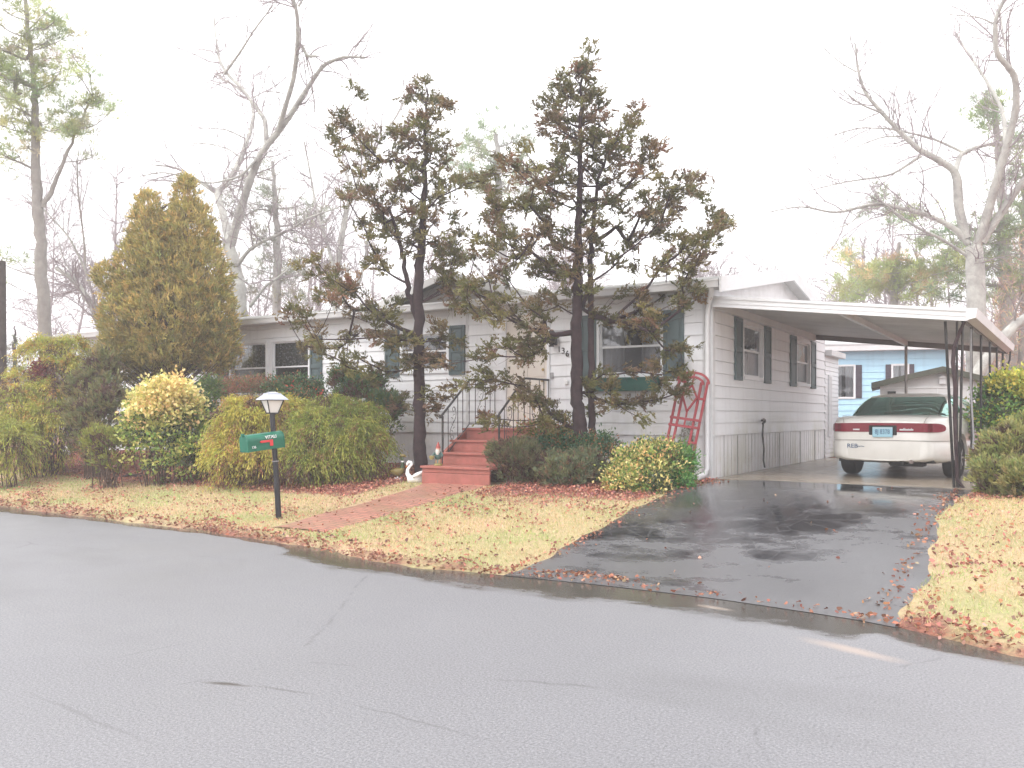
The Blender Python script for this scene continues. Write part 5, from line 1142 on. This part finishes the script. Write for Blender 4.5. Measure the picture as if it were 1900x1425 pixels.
tufttree('pine_tree', 'tall slender pine with yellow-green needles at the top left', 22., [[(88, 850, 13), (85, 640, 11.5), (75, 450, 10.5), (66, 300, 8), (62, 150, 5), (40, -60, 3)], [(80, 385, 5), (115, 300, 3), (160, 190, 2)]],
         fill([(35, 40, 70, 60), (55, 120, 95, 42), (120, 130, 50, 35), (20, 165, 60, 40), (80, 195, 100, 35), (150, 210, 60, 30), (25, 250, 60, 30), (140, 255, 55, 22), (60, 235, 40, 25), (15, 290, 35, 22), (190, 185, 30, 26), (100, 70, 40, 40), (15, 480, 35, 14), (-30, 120, 50, 90)], 4.2), 'needles', PN, 'pinebark', .30, 115, (.16, .015), .35, .9, extra=1.3, rb=.006, bare=1)
tufttree('pine_tree', 'pale misty pine rising behind the entry roof between the two dark conifers', 36., [[(935, 640, 11), (933, 480, 9), (925, 350, 7), (920, 250, 4)]],
         fill([(918, 262, 62, 25), (880, 295, 50, 24), (965, 300, 40, 22), (915, 320, 70, 20), (880, 345, 50, 14), (960, 350, 40, 14)], 5.5), 'needles', PNG_, 'greybark', .42, 130, (.26, .028), .3, .9, extra=1.2, rb=.01)
tufttree('pine_tree', 'grey-green pine in the mist behind the big bare forked tree', 38., [[(512, 640, 9), (515, 500, 8), (512, 380, 5), (505, 300, 3)]],
         fill([(500, 330, 60, 35), (540, 400, 60, 50), (480, 420, 60, 50), (520, 480, 80, 50), (440, 360, 40, 30), (560, 540, 60, 30), (470, 540, 60, 26)], 3.2), 'needles', [(3, .25, .27, .19), (2, .3, .29, .22)], 'greybark', .45, 100, (.26, .028), .3, .9, extra=1.2, rb=.01, bare=2)
tufttree('pine_tree', 'yellow-green pine left of the bare trunk above the carport roof', 34., [[(1650, 700, 10), (1655, 600, 8), (1662, 520, 6), (1668, 450, 3)]],
         fill([(1640, 490, 55, 26), (1600, 520, 48, 24), (1700, 520, 50, 26), (1570, 470, 26, 14), (1650, 540, 90, 26), (1740, 500, 40, 26)], 8.5), 'needles', [(4, .42, .46, .18), (2, .34, .40, .17), (1.4, .55, .40, .22)], 'pinebark', .40, 130, (.24, .026), .2, .9, extra=1.3, rb=.008)
tufttree('pine_tree', 'green pine tangled behind the bare tree at the right edge of the view', 33., [[(1875, 760, 16), (1870, 600, 12), (1862, 420, 9), (1850, 260, 6), (1842, 170, 3)], [(1900, 700, 9), (1902, 500, 8), (1905, 300, 5)]],
         fill([(1800, 480, 60, 36), (1850, 440, 60, 40), (1780, 540, 60, 30), (1860, 520, 60, 36), (1890, 380, 40, 60), (1845, 210, 36, 26), (1820, 185, 26, 16), (1880, 260, 36, 40), (1750, 440, 50, 26), (1640, 380, 40, 24), (1690, 400, 36, 14)], 6.5), 'needles', PNG_+[(3, .34, .42, .16)], 'pinebark', .42, 120, (.24, .026), .15, .9, extra=1.3, rb=.009, bare=2)
tufttree('spruce_tree', 'small dark evergreen behind the grey-brown house at far left', 30., [[(28, 720, 4), (28, 640, 3), (28, 605, 1)]], fill([(28, 625, 8, 14), (28, 655, 15, 16), (26, 680, 20, 14)], 24), 'needles', DKG, 'darkbark', .22, 60, (.12, .014), .0, .9, extra=1.3)

# ---------------------------------------------------------------- bare trees
def baretree(name, label, d, limbs, bark='palebark', lv=3, twl=1.0, dens=1.0, group=None, seed=1, kr=6):
    """limbs: (photo polyline, start radius px, end radius px); depth walks smoothly away from the parent limb"""
    r = np.random.default_rng(seed); b0 = PX(limbs[0][0][0][0], limbs[0][0][0][1], d); gz = hz(b0.x, b0.y); base = (b0.x, b0.y, gz); O = np.array(base)
    root = empty(name, base, 0, label, 'tree', group); ts = TubeSet(); br = TubeSet(); done = []; fwd = np.array([-SN, CS, 0.])
    tips = []
    for li, (pl_, r0, r1) in enumerate(limbs):
        r0 *= .82 if li == 0 else .66; r1 *= .75
        pts2 = np.array(pl_, float); dd0 = 0.
        if done:
            A = np.concatenate([np.c_[q, dd_] for q, dd_ in done]); dd0 = A[np.argmin(np.hypot(A[:, 0]-pts2[0, 0], A[:, 1]-pts2[0, 1])), 2]
        s_ = np.linspace(0, len(pts2)-1, (len(pts2)-1)*5+1)
        # smooth the drawn polyline
        xx = np.interp(s_, range(len(pts2)), pts2[:, 0]); yy = np.interp(s_, range(len(pts2)), pts2[:, 1])
        for _ in range(2): xx[1:-1] = (xx[:-2]+2*xx[1:-1]+xx[2:])/4; yy[1:-1] = (yy[:-2]+2*yy[1:-1]+yy[2:])/4
        L2 = np.concatenate([[0], np.cumsum(np.hypot(np.diff(xx), np.diff(yy)))])*d/FPX
        slope = 0 if li == 0 else r.uniform(-.75, .75); dd_ = dd0+slope*L2+.06*np.sin(L2*1.3+li)*min(1, li)
        W3 = np.array([np.array(PX(a, b, d))+fwd*q for a, b, q in zip(xx, yy, dd_)]); 
        if li == 0: W3[0, 2] = gz-.2
        RR = np.linspace(r0, r1, len(W3))*d/FPX*(1+r.normal(0, .04, len(W3))); (ts if li == 0 else br).add(W3-O, np.maximum(RR, .006), 8 if r0 > 6 else 6)
        done.append((np.c_[xx, yy], dd_)); tips.append((W3, RR, 0))
    tw = TubeSet(); count = 0; stack = [(w, rr, lv_) for w, rr, lv_ in tips]
    while stack and count < 20000:
        W3, RR, l = stack.pop(0)
        seg = np.linalg.norm(np.diff(W3, axis=0), axis=1).sum(); nch = int(seg*(3.2 if l == 0 else (4.6 if l == 1 else 5.0))*dens*r.uniform(.8, 1.2))
        if l == 0: nch = max(nch, 5)
        for c in range(nch):
            t = r.uniform(.22 if l == 0 else .15, 1.0)
            if l == 0 and RR[0]*FPX/d > 14 and t < .8: continue
            i = min(int(t*(len(W3)-1)), len(W3)-2); p = W3[i]; T = unit(W3[i+1]-W3[i]); side = unit(np.cross(T, r.normal(size=3))); ang = r.uniform(.5, 1.15)
            D = unit(T*math.cos(ang)+side*math.sin(ang)+[0, 0, .12]); ln = twl*{0: r.uniform(.9, 2.7), 1: r.uniform(.5, 1.4), 2: r.uniform(.25, .7)}.get(l, .2)*(1 if l else (1.15-.5*t)); m = 6; q = [p]
            for _ in range(m-1):
                D = unit(D+r.normal(0, .24, 3)+[0, 0, .05]); q.append(q[-1]+D*ln/(m-1))
            q = np.array(q); ra = min(RR[i]*.55, {0: .021, 1: .012, 2: .008}.get(l, .005)*d/26); rr = np.linspace(ra, ra*.4, m); tw.add(q-O, rr, 4 if l < 1 else 3); count += 1
            if l+1 < lv: stack.append((q, rr, l+1))
    ts.build('trunk', bark, root); 
    if br.V: br.build('limbs', bark, root)
    tw.build('twigs', 'twigbark', root); return root
def Z6(s): return [(a*.4211, b*.4211) for a, b in s]
def Z7(s): return [(1350+a*.4911, b*.4911) for a, b in s]
baretree('bare_tree', 'large bare tree forking into two pale lichened limbs behind the home', 27., [
    (Z6([(1060, 1500), (1058, 1380), (1050, 1250), (1030, 1150), (1000, 1060)]), 19, 13),
    (Z6([(1005, 1070), (965, 960), (905, 840), (885, 790), (930, 730), (950, 600), (955, 430), (950, 300), (905, 190), (780, 80), (690, 20), (640, -60)]), 12, 2),
    (Z6([(1010, 1090), (1080, 930), (1140, 800), (1200, 700), (1290, 610), (1390, 490), (1480, 390), (1570, 370), (1660, 385)]), 13, 2),
    (Z6([(1215, 690), (1200, 600), (1190, 550), (1110, 450), (1060, 380), (970, 290), (920, 210), (890, 100), (860, -40)]), 7, 2.),
    (Z6([(1270, 630), (1370, 470), (1410, 340), (1420, 250), (1380, 130), (1270, 20), (1220, -50)]), 7, 2.),
    (Z6([(1420, 360), (1440, 400), (1475, 395)]), 4, 3), (Z6([(960, 290), (1050, 220), (1130, 150), (1240, 80)]), 4, 1.4), (Z6([(1425, 240), (1480, 150), (1560, 150), (1640, 165)]), 3, 1),
    (Z6([(885, 785), (780, 725), (680, 665), (550, 645)]), 6, 1.5), (Z6([(880, 800), (780, 730), (620, 690), (500, 705)]), 4, 1),
    (Z6([(1040, 1180), (1120, 1110), (1200, 1080), (1320, 1050), (1400, 1010), (1550, 985)]), 6, 1.6), (Z6([(1170, 740), (1110, 820), (1000, 855), (930, 850)]), 4, 1.4),
    (Z6([(940, 580), (870, 530), (760, 500), (620, 490)]), 2.5, 1), (Z6([(950, 470), (870, 435), (780, 440), (700, 475)]), 2.2, .8), (Z6([(1120, 430), (1160, 385), (1260, 380)]), 2, .8),
    (Z6([(1100, 1350), (1190, 1270), (1260, 1240), (1400, 1160)]), 5, 1.5)], lv=3, dens=.85, seed=3)
baretree('bare_tree', 'slim bare tree with tall upright leaders behind the left dark conifer', 29., [
    (Z6([(1500, 1500), (1480, 1380), (1475, 1250), (1505, 1050), (1528, 920)]), 9, 6.5), (Z6([(1528, 925), (1530, 880), (1510, 740), (1450, 620), (1400, 480), (1390, 380)]), 6, 1.5),
    (Z6([(1530, 900), (1570, 760), (1640, 600), (1720, 440), (1780, 290), (1800, 200)]), 5, 1.3), (Z6([(1478, 1220), (1440, 1080), (1370, 900), (1310, 640), (1290, 560)]), 6, 1.3),
    (Z6([(1490, 1330), (1580, 1250), (1600, 1100), (1615, 880), (1660, 640)]), 6, 1.5), (Z6([(1600, 700), (1560, 560), (1590, 400)]), 2, .8)], lv=3, dens=.85, seed=4)
baretree('bare_tree', 'slender bare tree with a thick leaning limb left of the golden arborvitae', 27., [
    ([(196, 720), (190, 620), (176, 575), (150, 535), (128, 512), (104, 497)], 10, 5), ([(186, 600), (176, 500), (160, 450), (128, 410), (104, 385)], 4, 1.2), ([(176, 500), (190, 460), (210, 380), (230, 330)], 3, 1), ([(150, 535), (110, 480), (90, 430)], 2.5, 1), ([(180, 560), (200, 500), (240, 420), (250, 350)], 3, 1)], lv=3, dens=1.1, seed=5)
baretree('bare_tree', 'wide old bare tree with pale limbs reaching left over the carport', 26., [
    (Z7([(960, 1560), (945, 1400), (940, 1200), (938, 1050), (930, 930)]), 25, 19), (Z7([(905, 900), (875, 780), (868, 680), (850, 640), (780, 600), (720, 570), (650, 500), (590, 430), (520, 350), (490, 260), (480, 170)]), 14, 1.6),
    (Z7([(915, 920), (870, 870), (820, 840), (750, 810), (640, 780), (560, 765), (420, 800), (290, 770), (160, 795)]), 10, 1.2), (Z7([(910, 970), (800, 905), (700, 865), (600, 790), (540, 740)]), 5, 1.2),
    (Z7([(855, 650), (900, 570), (980, 530), (1080, 490), (1160, 470)]), 8, 4), (Z7([(935, 940), (960, 800), (980, 640), (990, 480), (960, 370), (870, 310), (850, 200), (890, 100), (930, 10)]), 13, 2),
    (Z7([(950, 920), (1000, 830), (1060, 720), (1120, 640), (1180, 560)]), 11, 6), (Z7([(985, 700), (1050, 580), (1090, 400), (1070, 250), (1040, 80), (1020, -20)]), 8, 1.6), (Z7([(990, 420), (985, 300), (990, 180), (1020, 10)]), 4, 1.2),
    (Z7([(730, 590), (640, 650), (500, 650), (380, 665)]), 4, 1), (Z7([(590, 430), (500, 400), (430, 345)]), 3, 1), (Z7([(910, 560), (820, 490), (690, 430), (580, 410), (460, 440)]), 4, 1), (Z7([(590, 420), (540, 440), (430, 490)]), 2, .8),
    (Z7([(860, 220), (800, 190), (680, 180)]), 2, .8), (Z7([(490, 270), (430, 230), (370, 170)]), 2, .8), (Z7([(540, 770), (460, 850), (320, 890)]), 2.5, .8), (Z7([(700, 520), (600, 500), (430, 560)]), 2.5, .8), (Z7([(690, 440), (680, 370), (760, 340)]), 2, .8)], lv=3, dens=.85, seed=6)
baretree('leaning_tree', 'mossy leaning trunk seen through the carport posts at the right edge', 24., [(Z7([(900, 1480), (950, 1400), (1000, 1330), (1050, 1265), (1090, 1225), (1140, 1195), (1250, 1155), (1400, 1050)]), 15, 10), (Z7([(1090, 1225), (1070, 1180), (1075, 1120)]), 4, 2)], lv=2, dens=.4, seed=7)
# dark pole at the left edge
pp_ = PX(2, 772, 19.5); o = MB().tube([(0, 0, -.1), (.01, 0, 2.2), (.0, 0, 4.4)], [.115, .105, .095], 12).build('wooden_pole', M['woodpole'], None, True); o.location = (pp_.x, pp_.y, .55); tag(o, 'dark wooden pole rising behind the shrubs at the left edge', 'pole')

# ---------------------------------------------------------------- distant misty wood: nobody could count it
def woods():
    ts = TubeSet(); r = np.random.default_rng(9); LP = []; LC = []
    for i in range(230):
        px = r.uniform(-500, 2500); d = r.uniform(58, 95)
        if px > 1500: d = r.uniform(44, 75)
        p = np.array(PX(px, 772, d)); p[2] = .5; h = r.uniform(6.5, 10.5)*(1.15 if px > 1500 else 1.0)
        ln = np.array([r.normal(0, .4), r.normal(0, .4), h]); q = np.linspace(0, 1, 6)[:, None]; tr_ = p+ln*q+r.normal(0, .1, (6, 3))*q; ts.add(tr_, np.linspace(.16, .03, 6), 5)
        for _ in range(20):
            t = r.uniform(.3, 1); s0 = p+ln*t; D = unit(np.array([r.normal(), r.normal(), r.uniform(.5, 1.6)])); L = r.uniform(1., 3.)*(1.2-t*.5); e = s0+D*L; q2 = np.linspace(0, 1, 4)[:, None]; b = s0+(e-s0)*q2+r.normal(0, .1, (4, 3))*q2; ts.add(b, np.linspace(.04, .012, 4), 3)
            for _ in range(3):
                s1 = s0+(e-s0)*r.uniform(.3, 1); e1 = s1+unit(D+r.normal(0, .6, 3))*L*.45; ts.add(np.array([s1, (s1+e1)/2+r.normal(0, .05, 3), e1]), [.018, .012, .006], 3)
    for i in range(46):                      # taller bare crowns standing in the mist behind the roof
        px = r.choice([r.uniform(330, 760), r.uniform(330, 760), r.uniform(800, 1080), r.uniform(1290, 1600), r.uniform(0, 330)]); d = r.uniform(44, 60); p = np.array(PX(px, 772, d)); p[2] = .5
        h = r.uniform(10, 14.5) if px < 760 else (r.uniform(9.5, 12) if px < 1100 else r.uniform(7.5, 9.5)); ln = np.array([r.normal(0, .7), r.normal(0, .7), h]); q = np.linspace(0, 1, 7)[:, None]; tr_ = p+ln*q+r.normal(0, .15, (7, 3))*q; ts.add(tr_, np.linspace(.15, .02, 7), 5)
        for _ in range(26):
            t = r.uniform(.3, 1); s0 = p+ln*t; D = unit(np.array([r.normal(), r.normal(), r.uniform(.3, 1.6)])); L = r.uniform(1.2, 3.6)*(1.25-t*.6); e = s0+D*L; q2 = np.linspace(0, 1, 5)[:, None]; b = s0+(e-s0)*q2+r.normal(0, .14, (5, 3))*q2; ts.add(b, np.linspace(.035, .010, 5), 3)
            for _ in range(6):
                s1 = s0+(e-s0)*r.uniform(.2, 1); e1 = s1+unit(D+r.normal(0, .7, 3))*L*r.uniform(.25, .55); m1 = (s1+e1)/2+r.normal(0, .06, 3); ts.add(np.array([s1, m1, e1]), [.014, .010, .006], 3)
                for _ in range(3): e2 = m1+unit(D+r.normal(0, .9, 3))*L*.22; ts.add(np.array([m1, (m1+e2)/2+r.normal(0, .03, 3), e2]), [.009, .007, .005], 3)
    o = ts.build('far_woodland', 'twigbark', None); tag(o, kind='stuff')
    # russet undergrowth behind the carport and right shrubs
    n = 60000; px = rng.uniform(1500, 2300, n); d = rng.uniform(30, 44, n); X = np.array([h2((a-CXP)*b/FPX, b) for a, b in zip(px, d)]); hh = rng.uniform(0, 1, n)**.8*(3.0+3.4*sstep((px-1760)/120))*(1+.25*np.sin(px/37)); P = np.c_[X, .5+hh]
    keep = rng.random(n) < .95; P = P[keep]
    cards('undergrowth', P, rng.normal(size=(len(P), 3))*[1, 1, .6]+[0, 0, .8], rng.uniform(.2, .5, len(P)), .03, pal([(4, .50, .33, .26), (3, .42, .32, .26), (1, .45, .43, .2), (1, .6, .42, .25)], len(P)), 'foliage', None)['kind'] = 'stuff'
    n = 16000; px = rng.uniform(-400, 620, n); d = rng.uniform(34, 50, n); X = np.array([h2((a-CXP)*b/FPX, b) for a, b in zip(px, d)]); P = np.c_[X, .5+rng.uniform(0, 1, n)**1.1*(2.3+.8*np.sin(px/50))]
    cards('undergrowth', P, rng.normal(size=(len(P), 3))*[1, 1, .6]+[0, 0, .8], rng.uniform(.2, .5, len(P)), .03, pal([(3, .17, .16, .12), (2, .2, .22, .12), (1, .25, .18, .13)], len(P)), 'foliage', None)['kind'] = 'stuff'
woods()

# ---------------------------------------------------------------- lawn grass and fallen leaves
def on_lawn(X, Y):
    u = Y+kw(X); drv = (X > .12+dedge2(Y, 0)+.10*np.maximum(0, -Y-4.3)) & (X < 3.66+dedge2(Y, 2)+.02*np.maximum(0, -Y-4.6)); path = (np.abs(X+3.42) < .49+.16*np.exp((Y+2.2)/.5)) & (Y > -5.68) & (Y < -2.1)
    house_ = (X > XL-.2) & (X < .05) & (Y > -.02); step_ = (X > -4.3) & (X < -2.6) & (Y > -2.26); pad = (X > 0) & (X < 4.06) & (Y > 0)
    return (u > .05) & ~drv & ~path & ~house_ & ~step_ & ~pad
def dedge2(y, s): return .06*np.sin(y*1.3+s)+.03*np.sin(y*4.1+s*2)+.018*np.sin(y*9.7+s)
def scatter():
    n = 560000; X = rng.uniform(-19, 9, n); Y = rng.uniform(-9, .3, n); D_ = np.hypot(X-CAM[0], Y-CAM[1]); l = litter(X, Y)
    keep = on_lawn(X, Y) & (rng.random(n) < np.clip(11/D_, 0, 1)**1.2) & (rng.random(n) > l*1.05-.05); X, Y, D_ = X[keep], Y[keep], D_[keep]; n = len(X)
    patch = np.sin(X*2.1+np.sin(Y*1.7)*1.5)*np.sin(Y*2.6+X*.7); c = pal([(4, .68, .51, .31), (3, .52, .47, .22), (1.3, .38, .43, .16), (3, .78, .58, .40)], n, .15)
    c = c*(1+.26*np.clip(patch[:, None]+.2, 0, 1)*np.array([-1., .12, -.9]))*(1+.06*np.sin(X*.9+1)*np.sin(Y*1.1))[:, None]; Z = HT(X, Y)
    dirs = rng.normal(0, .55, (n, 3))+[0, 0, .75]; dirs[:, 2] = np.abs(dirs[:, 2])
    o = cards('lawn_grass', np.c_[X, Y, Z-.004], dirs, rng.uniform(.025, .06, n), .0055*np.clip(D_/9, .8, 2.), c, 'foliage', None); tag(o, kind='stuff')
    n = 330000; X = rng.uniform(-19, 9.5, n); Y = rng.uniform(-9, 1.5, n); l = litter(X, Y); cl = np.clip(np.sin(X*1.9+2*np.sin(Y*1.3))*np.sin(Y*3.1+X*1.1)+.25*np.sin(X*6.1+Y*4.3)+.05, 0, 1)**2
    u = Y+kw(X); p = np.clip(l**1.6*.50+cl*.19+.022, 0, 1); keep = on_lawn(X, Y) & (rng.random(n) < p); X, Y = X[keep], Y[keep]; n = len(X)
    Z = HT(X, Y)+rng.uniform(.008, .035, n); d = rng.normal(size=(n, 3))*[1, 1, .35]
    c = pal([(4, .50, .20, .14), (3, .34, .13, .10), (2, .62, .34, .24), (1, .20, .10, .09)], n, .2)
    o = cards('fallen_leaves', np.c_[X, Y, Z], d, rng.uniform(.022, .062, n), rng.uniform(.014, .036, n), c, 'dead_leaf', None, bend=.3, hexa=True); tag(o, kind='stuff')
    # debris along the gutter, on the path, and loose leaves on drive and road
    n = 2600; X = rng.uniform(-17, 7, n); Y = -kw(X)+rng.normal(.03, .07, n); k2 = (X > .3) & (X < 3.4) & (rng.random(n) < .72); X, Y = X[~k2], Y[~k2]
    X2 = rng.uniform(-3.9, -2.9, 90); Y2 = rng.uniform(-5.6, -2.3, 90); X3 = np.concatenate([.15+np.abs(rng.normal(0, .12, 260)), 3.6-np.abs(rng.normal(0, .10, 200)), rng.uniform(.3, 3.5, 30)]); Y3 = np.concatenate([rng.uniform(-6.4, -.2, 460), rng.uniform(-6.2, -.2, 30)])
    a = rng.uniform(0, 1, 130); X4 = np.concatenate([.5+a*.9+rng.normal(0, .1, 130)]); Y4 = -kw(X4)+.24+rng.normal(0, .06, 130)
    Xa = np.concatenate([X, X2, X3, X4]); Ya = np.concatenate([Y, Y2, Y3, Y4]); n = len(Xa)
    Za = np.maximum(HT(Xa, Ya), .0)+.024+rng.uniform(0, .012, n); c = pal([(4, .36, .15, .09), (3, .22, .09, .06), (2, .42, .26, .17)], n, .2)
    o = cards('loose_leaves', np.c_[Xa, Ya, Za], rng.normal(size=(n, 3))*[1, 1, .2], rng.uniform(.02, .055, n), rng.uniform(.015, .035, n), c, 'dead_leaf', None, bend=.2, hexa=True); tag(o, kind='stuff')
scatter()

for nm, gp in (('hinoki_tree', 'dark conifers in front of the home'), ('pine_tree', 'misty pines around the home'), ('bare_tree', 'leafless trees behind the home'), ('thread_cypress', 'thread-leaf cypresses at the left'), ('golden_cypress', 'thread-leaf cypresses behind the mailbox'), ('dwarf_conifer', 'dwarf conifers right of the steps'), ('false_cypress', 'feathery cypresses left of the lawn'), ('evergreen_shrub', 'green filler shrubs of the bed'), ('azalea', 'reddish azaleas')):
    for o in COL.objects:
        if o.name.split('.')[0] == nm and o.get('category') and not o.get('group'): o['group'] = gp
# ================================================================ camera, sky, light, air
cam = bpy.data.objects.new('camera', bpy.data.cameras.new('camera')); COL.objects.link(cam)
cam.location = CAM; cam.rotation_euler = (math.radians(90), 0, TH)
cd_ = cam.data; cd_.sensor_width = 36; cd_.lens = 36*FPX/1900; cd_.shift_y = (HZ-712.5)/1900; cd_.clip_end = 1500; cd_.clip_start = .05
SC.camera = cam
w = bpy.data.worlds.new('World'); SC.world = w; w.use_nodes = True; t = w.node_tree; t.nodes.clear()
out = t.nodes.new('ShaderNodeOutputWorld'); bg = t.nodes.new('ShaderNodeBackground'); sk = t.nodes.new('ShaderNodeTexSky')
sk.sky_type = 'NISHITA'; sk.sun_disc = False; SUN_EL, SUN_RZ = math.radians(52), math.radians(200)
sk.sun_elevation = SUN_EL; sk.sun_rotation = SUN_RZ; sk.air_density = 1.; sk.dust_density = 6.; sk.altitude = 0
hs = t.nodes.new('ShaderNodeHueSaturation'); hs.inputs['Saturation'].default_value = .12
mx = t.nodes.new('ShaderNodeMix'); mx.data_type = 'RGBA'; mx.inputs[0].default_value = .72; mx.inputs[7].default_value = (11.6, 11.45, 11.7, 1)   # overcast cloud deck
t.links.new(sk.outputs[0], hs.inputs['Color']); t.links.new(hs.outputs[0], mx.inputs[6]); t.links.new(mx.outputs[2], bg.inputs[0])
bg.inputs['Strength'].default_value = .13; t.links.new(bg.outputs[0], out.inputs[0])
s = bpy.data.lights.new('sun', 'SUN'); s.energy = .7; s.angle = math.radians(20); s.color = (1, .97, .93)
so = bpy.data.objects.new('sun', s); COL.objects.link(so)
az = math.radians(-115); so.rotation_euler = (math.radians(90)-SUN_EL, 0, 0)
dirv = Vector((math.cos(math.radians(250))*math.cos(SUN_EL), math.sin(math.radians(250))*math.cos(SUN_EL), math.sin(SUN_EL)))
so.rotation_euler = dirv.to_track_quat('Z', 'Y').to_euler(); sk.sun_rotation = math.atan2(dirv.x, dirv.y)
hzm = bpy.data.materials.new('haze_air'); hzm.use_nodes = True; t = hzm.node_tree; t.nodes.clear()
o_ = t.nodes.new('ShaderNodeOutputMaterial'); v_ = t.nodes.new('ShaderNodeVolumePrincipled'); v_.inputs['Color'].default_value = (.97, .97, 1, 1); v_.inputs['Density'].default_value = HAZE; v_.inputs['Anisotropy'].default_value = .2
t.links.new(v_.outputs[0], o_.inputs['Volume'])
if HAZE > 0:
    hb = MB().box(-520, 520, -330, 520, -1.2, 24).build('haze', hzm); tag(hb, kind='stuff')
SC.view_settings.view_transform = 'Standard'; SC.view_settings.look = 'None'; SC.view_settings.exposure = .88; SC.view_settings.gamma = 1
SC.cycles.max_bounces = 6; SC.cycles.diffuse_bounces = 3; SC.cycles.glossy_bounces = 3; SC.cycles.transparent_max_bounces = 12; SC.cycles.transmission_bounces = 4; SC.cycles.volume_bounces = 1
SC.cycles.use_denoising = True
